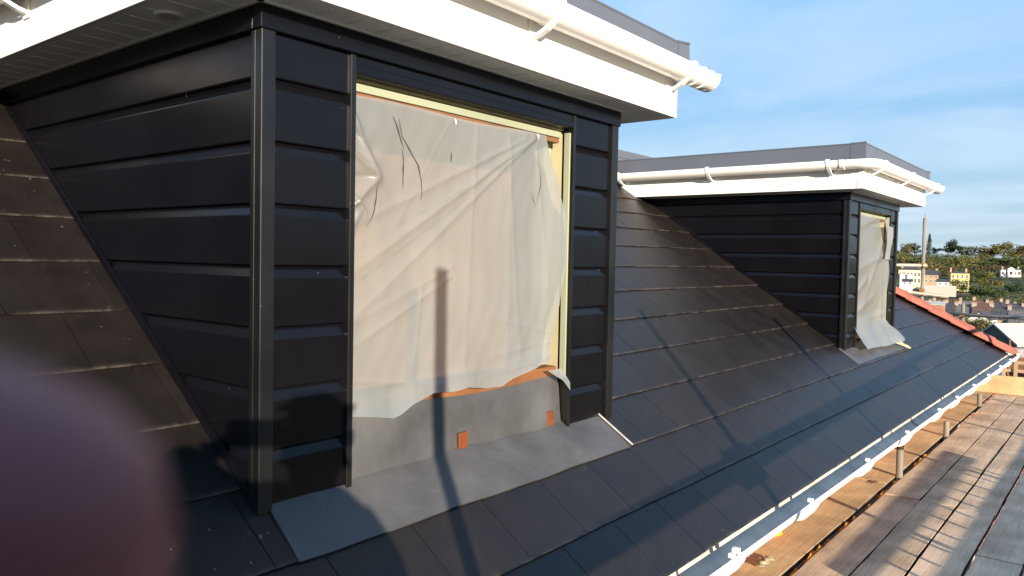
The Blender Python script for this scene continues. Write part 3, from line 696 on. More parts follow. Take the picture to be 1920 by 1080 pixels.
for k, tpts in enumerate(TEARS):
    L = []
    for i in range(len(tpts)-1):
        for q in range(8): L.append((tpts[i][0]+(tpts[i+1][0]-tpts[i][0])*q/8, tpts[i][1]+(tpts[i+1][1]-tpts[i][1])*q/8))
    L.append(tpts[-1]); mb = MB(); vs = []
    for i, (y, z) in enumerate(L):
        t = i/(len(L)-1); w = (0.0005+0.0021*math.sin(math.pi*t)**1.5*(0.5+0.5*math.sin(11*t+k)**2))*(0.55 if k > 4 else 1.1)
        x = sheet1_x(y, z)+0.0035
        vs += [(x, y-w, z), (x, y+w, z)]
    mb.add(vs, [(2*i, 2*i+1, 2*i+3, 2*i+2) for i in range(len(L)-1)]); mb.build('slit', M['tear'], s1, fix=False)
for (y, z) in ((1.835, .43), (2.262, .44), (2.36, .40)):
    mb = MB()
    for _ in range(1):
        a = Vector((sheet1_x(y, z)+.003, y, z+.018))
        mb.add([a, a+Vector((.004, rnd.uniform(-.002, .005), -.008)), a+Vector((.003, rnd.uniform(-.002, .004), -.022)), a+Vector((0, -.002, -.011))], [(0, 1, 2, 3)])
    mb.build('torn_scrap', M['sheet'], s1, fix=False)

RIGHT2 = [(-.70, 7.74), (-.60, 7.60), (-.52, 7.42), (-.45, 7.36), (-.3, 7.38), (-.05, 7.42), (.1, 7.40), (.25, 7.28), (.38, 7.16), (.45, 7.13)]
BOT2 = [(6.40, -.655), (6.7, -.655), (7.0, -.675), (7.3, -.672), (7.6, -.655), (7.8, -.63)]
def sheet2_x(y, z):
    h = -1.733 + 0.010*math.sin(3*(y-6.4)+2*z)
    for a, b, amp, w in (((7.2, .43), (6.45, .30), .010, .03), ((7.3, .1), (6.45, -.05), .012, .04), ((6.45, -.25), (6.75, -.12), .016, .025), ((7.35, -.42), (6.45, -.44), .012, .04), ((7.3, .25), (6.6, -.40), .010, .05), ((6.45, -.40), (7.0, -.25), .012, .03)): h += ridge(y, z, a, b, amp, w)
    h += .035*math.exp(-((y-7.45)/.14)**2)*math.exp(-((z+.05)/.3)**2)
    v = max(0, (-.42-z)/.24); h += .145*v**1.3*(0.85+.15*math.sin(6*y)) + .010*v*math.sin(17*y)
    return h
s2 = grid_sheet('plastic_sheet', sheet2_x, 6.425, lambda z: interp(z, RIGHT2), lambda y: .405+.006*math.sin(7*y), lambda y: interp(y, BOT2), 110, 110,
                'narrow pale polythene sheet flaring out at its foot on the far dormer')
mb = MB(); vs = []
for j in range(13):
    for i in range(7):
        u, v = i/6, j/12
        vs.append((-1.70+.02*math.sin(7*u+3*v)+.015*math.sin(19*u), 7.20+.05*v+u*(.24-.10*v), .40-.06*u-v*(.34-.05*u)))
mb.add(vs, [((j+1)*7+i, (j+1)*7+i+1, j*7+i+1, j*7+i) for j in range(12) for i in range(6)], 0, True); mb.build('bunched_edge', M['sheet'], s2, fix=False)

mb = MB()                                                            # pale lath lying on the apron of the far dormer
a = Vector((-1.715, 7.23, zr(-1.715)))+NR*.045; b = Vector((-1.575, 7.62, zr(-1.575)))+NR*.030
A = (b-a).normalized(); S_ = A.cross(NR).normalized()
mb.sweep([(-.018, 0), (.018, 0), (.018, .012), (-.018, .012)], [(a, S_, NR), (b, S_, NR)], smooth=False)
tag(mb.build('timber_lath', M['timber_y']), 'short pale timber lath lying on slates below the far dormer', 'lath')

# ------------------------------------------------------------------ scaffold
DK = -1.55
OR = ['first', 'second', 'third', 'fourth', 'fifth', 'sixth', 'seventh', 'eighth', 'ninth']
rows = [(-1.545, -1.324), (-1.279, -1.061), (-1.053, -.850), (-.836, -.627), (-.613, -.401), (-.388, -.173), (-.163, .057), (.062, .282), (.287, .492)]
joints = [[-2.5, 1.6, 5.95, 9.0, 11.15], [-2.5, 1.8, 5.68, 9.55, 11.15], [-2.5, 1.8, 5.67, 10.6, 11.15], [-2.5, 1.75, 5.65, 9.5, 11.15], [-2.5, .9, 4.8, 8.7, 11.15],
          [-2.5, 1.8, 5.7, 9.6, 11.15], [-2.5, 1.4, 5.3, 9.2, 11.15], [-2.5, 1.8, 5.7, 9.6, 11.15], [-2.5, 1.8, 5.7, 9.6, 11.15]]
for r, (xa, xb_) in enumerate(rows):
    js = joints[r]
    for i in range(len(js)-1):
        ya, yb = js[i]+0.005, js[i+1]-0.005
        L = yb-ya; n_ = 18
        # a plank with a slight bow, nibbled long edges and rounded arrises
        b = empty('scaffold_board', ((xa+xb_)/2, (ya+yb)/2, DK))
        w = (xb_-xa)/2; ph = rnd.uniform(0, 6); dzb = rnd.uniform(-.003, .002)
        prof_n = 10; vs = []; mb = MB()
        sk = rnd.uniform(-.003, .003)
        frs = []
        for j in range(n_+1):
            t = j/n_; y = ya+L*t
            e1 = .0018*math.sin(5*y+ph)+.0015*math.sin(13*y+2*ph); e2 = .0018*math.sin(6*y-ph)+.0015*math.sin(11*y+ph)
            zo = DK+dzb+.0025*math.sin(1.7*y+ph)+rnd.uniform(-.0004, .0004)
            cx = (xa+xb_)/2+sk*(t-.5)
            pr = [(-w+e1, -.030), (-w+e1, -.0015), (-w+e1+.0015, 0), (-w*.4, .0012*math.sin(ph)), (w*.4, -.001*math.sin(2*ph)), (w+e2-.0015, 0), (w+e2, -.0015), (w+e2, -.030), (w*.9, -.036), (-w*.9, -.036)]
            for a_, z_ in pr: vs.append((cx+a_, y, zo+z_))
        fs = []
        for j in range(n_):
            for q in range(prof_n): fs.append((j*prof_n+q, j*prof_n+(q+1) % prof_n, (j+1)*prof_n+(q+1) % prof_n, (j+1)*prof_n+q))
        mb.add(vs, fs, 0, False)
        for q in range(len(fs)):
            if q % prof_n in (0, 6, 7, 8, 9): mb.mi[q] = 1
        mb.f += [tuple(range(prof_n)), tuple(n_*prof_n+q for q in range(prof_n))]; mb.mi += [0, 0]; mb.sm += [False]*2
        mb.build('plank', [M['board_tan'] if r == 0 else M['board'], M['board_edge']], b)
        where = ['behind the photographer', 'beside the photographer', 'in the middle stretch', 'in the far stretch', 'at the far end'][i+ (0 if len(js) > 4 else 1)]
        rowtxt = 'tan plank tucked along the brick wall under the eaves gutter' if r == 0 else 'weathered scaffold plank, %s row out from the gap with short tubes' % OR[r-1]
        tag(b, rowtxt + ', ' + where, 'scaffold board', 'planks of the scaffold deck')
        for yy in (ya+.012, yb-.012):
            mb = MB(); mb.box((xa-.0008, yy-.013, DK+dzb-.037), (xb_+.0008, yy+.013, DK+dzb+.0035)); 
            if rnd.random() < .0: mb.build('end_band', M['galv'], b)

def tubeobj(name, a, b, label, cat, r=.0242, group=None, parts=()):
    mb = MB(); mb.tube(a, b, r, 16, hollow=.83)
    o = mb.build(name, M['tube'], None)
    # keep the origin at the foot
    tag(o, label, cat, group)
    for kind, p, ax in parts:
        m2 = MB()
        p = Vector(p); ax = Vector(ax).normalized()
        m2.tube(p-Zv*.032, p+Zv*.032, .036, 12); m2.tube(p+ax*.01-Vector((ax.y, -ax.x, 0))*.03+ax*.03, p+ax*.04+Vector((ax.y, -ax.x, 0))*.03, .034, 12)
        m2.tube(p-ax*.045-Zv*.018, p-ax*.045+Zv*.022, .012, 6); m2.tube(p+Vector((ax.y, -ax.x, 0))*.036, p+Vector((ax.y, -ax.x, 0))*.085, .008, 6); m2.tube(p+Vector((ax.y, -ax.x, 0))*.06, p+Vector((ax.y, -ax.x, 0))*.078, .015, 6)
        m2.build('clamp', M['rust'], o, bevel=.002)
    return o
GB = -9.5
stubs = [((-1.300, 6.205), -1.288, 'tallest short scaffold tube through the deck gap, dark tape round its top'), ((-1.302, 8.03), -1.415, 'short scaffold tube through the deck gap, second of three from the camera'), ((-1.315, 10.06), -1.412, 'short scaffold tube through the deck gap nearest the far end')]
for (x, y), zt, lab in stubs:
    o = tubeobj('scaffold_tube', (x, y, GB), (x, y, zt), lab, 'scaffold tube', group='short inner tubes standing through the deck')
    if zt > -1.3:
        mb = MB(); mb.tube((x, y, zt-.058), (x, y, zt-.022), .0256, 16); mb.build('tape_band', M['rubber'], o)
outer = [(-1.40, -.05, 'behind the photographer'), (0.385, .53, 'beside the photographer'), (2.245, .417, 'casting the long stripe across the slates'), (4.025, .245, 'casting the stripe just before the far dormer'), (5.87, -.25, 'fifth along the outer edge'), (7.72, -.25, 'sixth along the outer edge'), (9.55, -.25, 'seventh along the outer edge'), (11.3, -.25, 'at the far corner')]
for y, zt, lab in outer:
    tubeobj('scaffold_tube', (.555, y, GB), (.555, y, zt), 'tall outer scaffold tube ' + lab, 'scaffold tube', group='outer scaffold standards', parts=[('c', (.555, y, -.46+.022*(y-1.2)*.9), (-1, 0, 0))])
RX = .505
zz = lambda y, o_: o_ + .022*(y-1.2)
tubeobj('guard_rail', (RX, -2.6, zz(-2.6, -.488)), (RX, 6.1, zz(6.1, -.488)), 'lower lapped handrail tube of the outer scaffold edge', 'guard rail')
tubeobj('guard_rail', (RX, -2.0, zz(-2.0, -.438)), (RX, 11.3, zz(11.3, -.438)), 'upper lapped handrail tube of the outer scaffold edge', 'guard rail')
mb = MB(); mb.box((RX-.03, 2.10, -.53), (RX+.02, 2.36, -.375)); tag(mb.build('coupler_bundle', M['rust'], bevel=.01), 'bundle of rusty couplers clamped at the handrail joint', 'coupler')
for a_, b_, lab in ((-2.5, 1.5, 'nearest the photographer'), (1.51, 5.4, 'along the ladder'), (5.41, 11.2, 'toward the far end')):
    mb = MB(); mb.box((.496, a_, -1.468), (.532, b_, -1.243)); tag(mb.build('toe_board', M['board'], bevel=.003), 'upright toe board on the outer deck edge ' + lab, 'toe board', 'upright toe boards')
# ladder lying on its edge against the toe boards
lad = empty('ladder', (.44, 4.73, DK), 'aluminium ladder lying on its edge along the toe boards', 'ladder')
mb = MB(); mb.box((.426, 3.10, -1.205), (.452, 6.37, -1.145)); mb.build('stile', M['aluminium'], lad, bevel=.004)
mb = MB(); mb.box((.426, 3.10, -1.548), (.452, 6.37, -1.488)); mb.build('stile', M['aluminium'], lad, bevel=.004)
y = 3.26
while y < 6.3:
    mb = MB(); mb.tube((.439, y, -1.49), (.439, y, -1.203), .014, 10); mb.build('rung', M['aluminium'], lad); y += .254
# end toe board across the deck and the tubes round the far gable
mb = MB(); q = math.radians(2)
vs = []
mb.box((-1.80, 11.18, -1.548), (.5, 11.218, -1.325)); tag(mb.build('toe_board', M['board_tan'], bevel=.003), 'tan upright board closing the far end of the deck', 'toe board', 'upright toe boards')
mb = MB(); mb.box((-2.2, 10.62, -1.549), (-1.56, 11.17, -1.53)); tag(mb.build('corner_board', M['board_tan'], bevel=.003), 'tan board filling the far deck corner under the gutter', 'scaffold board')
tubeobj('scaffold_tube', (-2.362, 12.3, GB), (-2.372, 12.3, .69), 'tall tube rising behind the red hip, with rusty clamps', 'scaffold tube', parts=[('c', (-2.370, 12.3, .018), (-.2, -1, 0)), ('c', (-2.368, 12.3, -.35), (0, -1, 0))])
mb = MB(); mb.tube((-2.372, 12.3, .69), (-2.366, 12.3, .745), .006, 6); mb.build('spigot', M['rust'], C.objects[-1] if False else bpy.data.objects[[o.name for o in bpy.data.objects if o.get('label', '').startswith('tall tube rising')][0]])
tubeobj('scaffold_tube', (-1.842, 12.3, GB), (-1.852, 12.3, -.50), 'short topped tube past the hip with a rusty clamp', 'scaffold tube', parts=[('c', (-1.85, 12.3, -.66), (0, -1, 0))])
tubeobj('scaffold_tube', (-5.2, 12.25, .008), (-2.31, 12.25, .016), 'upper level tube running left from the tall tube', 'scaffold tube')
tubeobj('scaffold_tube', (-5.2, 12.25, -.15), (-2.03, 12.25, -.413), 'sloping tube with a cut end crossing the tall tube', 'scaffold tube')
tubeobj('scaffold_tube', (-2.6, 12.25, -.652), (1.2, 12.25, -.668), 'long level tube clamped to the short topped tube', 'scaffold tube')
for y in (.40, 2.26, 4.04, 6.24, 8.06, 10.09):
    tubeobj('scaffold_tube', (-1.64, y, DK-.065), (.62, y, DK-.065), 'transom tube under the deck at %.0f paces' % (y+1), 'scaffold tube', group='transom tubes under the deck')
for k_, (xa, xb_) in enumerate(((-1.5, -.7), (-.68, .5))):  # added dark panels, unseen, keeping lit ground out of the deck gaps
    mb = MB(); mb.box((xa, -2.5, -3.55), (xb_, 11.1, -3.51)); tag(mb.build('dark_gap_backing', M['rubber']), ['added dark backing panel below the deck gaps, house side', 'added dark backing panel below the deck gaps, outer side'][k_], 'scaffold board')
# orange debris netting bunched below the deck
mb = MB(); r2 = random.Random(3)
def ribbon(y0_, y1_, x0_, h, dens=60):
    n_ = max(4, int((y1_-y0_)*dens)); vs = []
    for i in range(n_+1):
        t = i/n_; y = y0_+(y1_-y0_)*t; env = min(1, 6*t, 6*(1-t))
        for k_ in range(5):
            vs.append((x0_ + (k_-2)*.008 + r2.uniform(-.006, .006), y+r2.uniform(-.006, .006), DK-.022 + env*h*(.5+.5*math.sin(37*y+2*k_)*.6+r2.uniform(-.2, .2)) - .01*abs(k_-2)))
    mb.add(vs, [(i*5+k_, i*5+k_+1, (i+1)*5+k_+1, (i+1)*5+k_) for i in range(n_) for k_ in range(4)], 0, True)
for a_, b_, h in ((4.10, 4.42, .032), (4.46, 4.56, .026), (4.74, 4.9, .032), (4.98, 5.07, .03), (5.30, 5.4, .026), (5.62, 5.85, .030), (6.0, 6.18, .028), (6.30, 6.34, .03), (6.62, 7.25, .032), (3.9, 4.0, .02)): ribbon(a_, b_, -1.297, h)
def bunch(cx, cy, cz, rx, ry, rz):
    vs = []; nu, nv = 26, 10
    for j in range(nv+1):
        for i in range(nu):
            a = 2*math.pi*i/nu; v = j/nv
            rr = (1-.45*v**2)*(1+.10*math.sin(5*a+3*v)+.06*math.sin(11*a))
            vs.append((cx+rx*rr*math.cos(a), cy+ry*rr*math.sin(a), cz+rz*(v*1.2-.2)+.012*math.sin(7*a+5*v)))
    mb.add(vs, [(j*nu+i, j*nu+(i+1) % nu, (j+1)*nu+(i+1) % nu, (j+1)*nu+i) for j in range(nv) for i in range(nu)], 0, True)
    mb.f.append(tuple(len(mb.v)-nu+i for i in range(nu))); mb.mi.append(0); mb.sm.append(True)
bunch(-1.60, 4.40, DK-.03, .075, .13, .10); bunch(-1.62, 7.22, DK-.03, .085, .20, .12)
tag(mb.build('debris_netting', M['net'], fix=True), 'orange debris netting bunched in the gaps of the deck', 'netting', None, 'stuff')
mb = MB(); vs = []
for j in range(5):
    for i in range(9):
        vs.append((-1.46+.013*j+.012*math.sin(2*i), 3.82+.020*i+.01*math.sin(3*j), DK+.004+.012*abs(math.sin(1.7*i+j))+.01*(j == 2)))
mb.add(vs, [(j*9+i, j*9+i+1, (j+1)*9+i+1, (j+1)*9+i) for j in range(4) for i in range(8)], 0, True)
tag(mb.build('cloth_scrap', M['timber_y'], fix=False), 'pale twisted scrap of cloth on the tan plank by the gutter', 'scrap')
mb = MB(); mb.add([(-1.415, 5.84, DK+.006), (-1.385, 5.86, DK+.012), (-1.375, 5.95, DK+.004), (-1.41, 5.93, DK+.010)], [(0, 1, 2, 3)]); 
tag(mb.build('dry_leaf', M['timber_d'], fix=False), 'small dark leaf lying on the tan plank', 'leaf')

# ------------------------------------------------------------------ the photographer
FWD = Vector((-.627, .779, 0)); RT = Vector((.779, .627, 0))
def skin_mesh(name, nodes, edges, mats, parent, root, sub=2):
    names = list(nodes)
    me = bpy.data.meshes.new(name); ix = {n_: i for i, n_ in enumerate(names)}
    org = parent_loc(parent)
    me.from_pydata([Vector(nodes[n_][0])-org for n_ in names], [(ix[a], ix[b]) for a, b in edges], [])
    o = bpy.data.objects.new(name, me); C.objects.link(o)
    md = o.modifiers.new('skin', 'SKIN'); md.use_smooth_shade = True
    for i, n_ in enumerate(names):
        sv = me.skin_vertices[0].data[i]; r_ = nodes[n_][1]
        sv.radius = (r_, r_) if not isinstance(r_, tuple) else r_
        sv.use_root = (n_ == root)
    sb = o.modifiers.new('sub', 'SUBSURF'); sb.levels = sub; sb.render_levels = sub
    dg = bpy.context.evaluated_depsgraph_get(); dg.update()
    m2 = bpy.data.meshes.new_from_object(o.evaluated_get(dg))
    o.modifiers.clear(); o.data = m2; bpy.data.meshes.remove(me)
    m2.materials.clear(); m2.materials.append(mats)
    for p in m2.polygons: p.use_smooth = True
    o.parent = parent
    return o
HD = Vector((.362, .044, .03))                                        # middle of the head
per = empty('person', (.33, .0, DK), 'person in dark work clothes holding up a phone, fingertip near the lens', 'person')
def at(f, r, z): return Vector((HD.x, HD.y, 0)) + FWD*f + RT*r + Zv*z
pv = at(0, -.12, -.66)
W_r = RT*.125 + FWD*-.012 + Zv*-.045                                  # right wrist
W_l = RT*-.062 + FWD*-.050 + Zv*-.085                                 # left wrist
nodes = {
 'pelvis': (pv, .125), 'waist': (at(0, -.12, -.48), .125), 'chest': (at(0, -.11, -.30), .135), 'neck0': (at(0, -.04, -.165), .062), 'neck1': (at(0, -.01, -.085), .055),
 'jaw': (at(.02, 0, -.035), .062), 'head': (at(.0, 0, .04), .098), 'crown': (at(-.015, 0, .095), .076),
 'sh_r': (at(-.02, .075, -.21), .060), 'el_r': (at(.06, .12, -.40), .045), 'wr_r': (W_r, .026),
 'sh_l': (at(-.01, -.285, -.165), .060), 'el_l': (FWD*-.13 + RT*-.115 + Zv*-.085, .045), 'wr_l': (W_l, .026),
 'hip_r': (at(-0.010, -0.035, -.74), .090), 'kn_r': (at(0.020, -0.010, -1.12), .058), 'an_r': (at(-0.020, 0.000, -1.46), .040), 'to_r': (at(0.130, 0.020, -1.525), .028),
 'hip_l': (at(-0.010, -0.225, -.74), .090), 'kn_l': (at(0.050, -0.260, -1.12), .058), 'an_l': (at(0.000, -0.280, -1.46), .040), 'to_l': (at(0.150, -0.300, -1.525), .028)}
edges = [('pelvis', 'waist'), ('waist', 'chest'), ('chest', 'neck0'), ('neck0', 'neck1'), ('neck1', 'jaw'), ('jaw', 'head'), ('head', 'crown'),
 ('chest', 'sh_r'), ('sh_r', 'el_r'), ('el_r', 'wr_r'), ('chest', 'sh_l'), ('sh_l', 'el_l'), ('el_l', 'wr_l'),
 ('pelvis', 'hip_r'), ('hip_r', 'kn_r'), ('kn_r', 'an_r'), ('an_r', 'to_r'), ('pelvis', 'hip_l'), ('hip_l', 'kn_l'), ('kn_l', 'an_l'), ('an_l', 'to_l')]
# nose and ears
nodes['nose'] = (at(.098, 0, .015), .013); edges.append(('head', 'nose'))
# right hand: palm and five digits closed on the phone's right end
def hand(pre, wrist, knuck, fing, thumb):
    nodes[pre+'palm'] = (knuck, .024); edges.append((wrist, pre+'palm'))
    for i, ch in enumerate(fing):
        prev = pre+'palm'
        for j, (p, r_) in enumerate(ch):
            k_ = '%sf%d_%d' % (pre, i, j); nodes[k_] = (p, r_); edges.append((prev, k_)); prev = k_
    prev = wrist
    for j, (p, r_) in enumerate(thumb):
        k_ = '%st_%d' % (pre, j); nodes[k_] = (p, r_); edges.append((prev, k_)); prev = k_
def L_(f, r, z): return FWD*f + RT*r + Zv*z                           # relative to the lens
hand('R', 'wr_r', L_(.004, .150, -.010),
     [[(L_(.018, .155, .030), .0095), (L_(.020, .125, .046), .0085), (L_(.014, .100, .046), .0075)],
      [(L_(.026, .160, .010), .0095), (L_(.028, .132, .016), .0085), (L_(.016, .112, .018), .0075)],
      [(L_(.026, .160, -.012), .0092), (L_(.028, .134, -.012), .0085), (L_(.016, .115, -.010), .0075)],
      [(L_(.022, .155, -.034), .0088), (L_(.024, .132, -.036), .008), (L_(.014, .116, -.034), .007)]],
     [(L_(-.030, .138, -.028), .014), (L_(-.030, .112, -.018), .0105), (L_(-.026, .088, -.010), .009)])
# left hand: its index fingertip strays in front of the lens, low and left
TIP = Vector((-0.03434, 0.00792, -0.00815)); TDN = Vector((-0.05890, -0.27941, -0.95836)); TLF = Vector((-0.52136, -0.84748, -0.09975))
hand('L', 'wr_l', L_(-.002, -.058, -.040),
     [[(TIP + TDN*.045 + TLF*.012, .0112), (TIP + TDN*.020 + TLF*.001, .0114), (TIP + TDN*.004, .0112), (TIP - TDN*.0055, .0098)],
      [(L_(.024, -.050, -.045), .0092), (L_(.030, -.026, -.050), .0085), (L_(.020, -.010, -.052), .0075)],
      [(L_(.018, -.055, -.060), .009), (L_(.024, -.032, -.066), .0082), (L_(.014, -.014, -.068), .0072)],
      [(L_(.006, -.058, -.074), .0085), (L_(.012, -.036, -.082), .0076), (L_(.004, -.020, -.084), .0068)]],
     [(L_(-.034, -.046, -.050), .014), (L_(-.032, -.026, -.030), .0105), (L_(-.026, -.008, -.020), .009)])
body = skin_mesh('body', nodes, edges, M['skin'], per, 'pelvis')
J = {k_: (nodes[k_][0], nodes[k_][1]+.022 if k_ in ('pelvis', 'waist', 'chest', 'sh_r', 'sh_l') else nodes[k_][1]+.016) for k_ in ('pelvis', 'waist', 'chest', 'neck0', 'sh_r', 'el_r', 'sh_l', 'el_l')}
for s_, w_ in (('r', W_r), ('l', W_l)):
    J['cf_'+s_] = (nodes['el_'+s_][0].lerp(w_, .86), .040)
J['side_r'] = (at(-.01, .01, -.40), .150); J['side_l'] = (at(0, -.25, -.40), .150); J['hem_r'] = (at(-.01, .0, -.68), .145); J['hem_l'] = (at(0, -.235, -.68), .145)
for k_ in ('sh_l', 'el_l', 'sh_r', 'el_r'): J[k_] = (J[k_][0], .098)
skin_mesh('jacket', J, [('chest', 'side_r'), ('chest', 'side_l'), ('side_r', 'hem_r'), ('side_l', 'hem_l'), ('pelvis', 'waist'), ('waist', 'chest'), ('chest', 'neck0'), ('chest', 'sh_r'), ('sh_r', 'el_r'), ('el_r', 'cf_r'), ('chest', 'sh_l'), ('sh_l', 'el_l'), ('el_l', 'cf_l')], M['jacket'], per, 'pelvis')
K = {k_: (nodes[k_][0], nodes[k_][1]+.014) for k_ in ('pelvis', 'hip_r', 'kn_r', 'hip_l', 'kn_l')}
K['cu_r'] = (nodes['an_r'][0]+Zv*.03, .058); K['cu_l'] = (nodes['an_l'][0]+Zv*.03, .058)
skin_mesh('trousers', K, [('pelvis', 'hip_r'), ('hip_r', 'kn_r'), ('kn_r', 'cu_r'), ('pelvis', 'hip_l'), ('hip_l', 'kn_l'), ('kn_l', 'cu_l')], M['trousers'], per, 'pelvis')
for s_ in 'rl':
    a_, t_ = nodes['an_'+s_][0], nodes['to_'+s_][0]
    skin_mesh('boot', {'a': (a_+Zv*.03, .052), 'h': (a_-Zv*.04-FWD*.02, .046), 't': (t_+Zv*.012, .038)}, [('a', 'h'), ('h', 't')], M['rubber'], per, 'a')
skin_mesh('hair', {'a': (at(-.035, 0, .035), .084), 'b': (at(-.022, 0, .100), .074), 'c': (at(.030, 0, .120), .045), 'd': (at(-.06, 0, -.04), .055)}, [('a', 'b'), ('b', 'c'), ('a', 'd')], M['hair'], per, 'a')
for s_ in (-1, 1):
    mb = MB(); c_ = at(.086, s_*.032, .040); mb.tube(c_-FWD*.006, c_+FWD*.006, .011, 10, r2=.006); mb.build('eye', M['pvc'], per)
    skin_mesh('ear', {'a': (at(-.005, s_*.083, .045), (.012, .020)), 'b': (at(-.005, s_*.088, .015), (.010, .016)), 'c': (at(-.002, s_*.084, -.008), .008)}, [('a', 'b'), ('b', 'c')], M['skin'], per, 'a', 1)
mb = MB(); c_ = at(.082, 0, -.035); mb.box((-.022, -.004, -.004), (.022, .004, .004), 0, Matrix.Translation(c_) @ Matrix((RT, FWD, Zv)).transposed().to_4x4()); mb.build('mouth', M['brick_red'], per, bevel=.003)
# the phone, lens side towards the roof; the lens sits just behind the camera point
MP = Matrix((Vector(CAM_ROWS[0][:3]), Vector(CAM_ROWS[1][:3]), Vector(CAM_ROWS[2][:3]))).to_4x4()   # columns: right, up, back
mb = MB(); mb.box((-.022, -.052, .0035), (.128, .020, .0115), 0, MP); ph = mb.build('phone', M['phone'], bevel=.003)
tag(ph, 'dark phone held level in both hands of the person', 'phone')
mb = MB(); a_ = MP @ Vector((0, 0, .0034)); b_ = MP @ Vector((0, 0, .0022)); mb.tube(a_, b_, .006, 20); mb.build('lens_ring', M['galv'], ph)

# ------------------------------------------------------------------ ground, hillside, town and trees
def hgt(x, y):
    z = float(np.interp(y, [-400, 60, 130, 210, 300, 350, 440, 470, 500, 540, 580, 620, 690, 760, 850, 1200, 4000], [-9.6, -9.6, -9.9, -13.5, -20.5, -20, -16.8, -16.2, -13.8, -12, -9.4, -6.3, 0, 7.0, 7.5, 7, 0]))
    return z + (1.2*math.sin(x*.021+y*.013)+.6*math.sin(x*.05-y*.031))*min(1, max(0, (y-150)/200))
def land_mat(name, c1, c2, scale):
    return mat(name, tuple((a+b)/2 for a, b in zip(c1, c2)), .95, .1, var=.5, vscale=scale, detail=8)
M['land'] = land_mat('rough_ground', (.055, .065, .025), (.11, .10, .05), .05)
M['yard'] = mat('yard_ground', (.16, .15, .13), .95, .1, var=.4, vscale=.4)
ys_ = [-600, -200, -60, 0, 20, 40, 60, 80] + list(range(100, 900, 14)) + [1000, 1300, 1800, 2600, 4200]
xs_ = [-3600, -1800, -900, -500] + list(range(-320, 160, 16)) + [200, 400, 800, 1600, 3600]
vs = [(x, y, hgt(x, y)) for y in ys_ for x in xs_]; nx = len(xs_)
mb = MB(); mb.add(vs, [(j*nx+i, j*nx+i+1, (j+1)*nx+i+1, (j+1)*nx+i) for j in range(len(ys_)-1) for i in range(nx-1)], 0, True)
tag(mb.build('ground', M['land'], fix=False), None, None, None, 'structure')
mb = MB(); mb.quad((-40, -30, -9.55), (30, -30, -9.55), (30, 58, -9.55), (-40, 58, -9.55)); tag(mb.build('yard', M['yard'], fix=False), None, None, None, 'structure')

M['cream'] = mat('cream_render', (.50, .46, .33), .85, .2, var=.08, vscale=1); M['dull'] = mat('dull_brick', (.34, .24, .15), .85, .2, var=.2, vscale=1)
M['yellow'] = mat('yellow_render', (.52, .42, .20), .85, .2, var=.08, vscale=1); M['white'] = mat('white_render', (.62, .60, .54), .8, .2, var=.06, vscale=1)
M['brk'] = mat('terrace_brick', (.30, .15, .10), .85, .2, var=.3, vscale=1.5); M['roofs'] = mat('town_slate', (.05, .047, .05), .6, .4, var=.35, vscale=1.2)
M['glass'] = mat('window_dark', (.03, .035, .04), .15, .5); M['roof_b'] = mat('town_brown_tile', (.10, .055, .042), .7, .3, var=.35, vscale=1.2); M['roof_g'] = mat('town_grey_tile', (.10, .095, .09), .7, .3, var=.35, vscale=1.2)
M['pot'] = mat('chimney_buff', (.33, .27, .21), .85, .2, var=.2, vscale=2)
M['sheetroof'] = mat('pale_sheet_roof', (.42, .40, .34), .7, .2, var=.12, vscale=2); M['boards'] = mat('grey_boarding', (.085, .08, .075), .8, .2, var=.3, vscale=3, stretch=(8, 8, .3))
M['stone'] = mat('rubble_stone', (.36, .34, .30), .9, .2, var=.45, vscale=9, bump=.4)

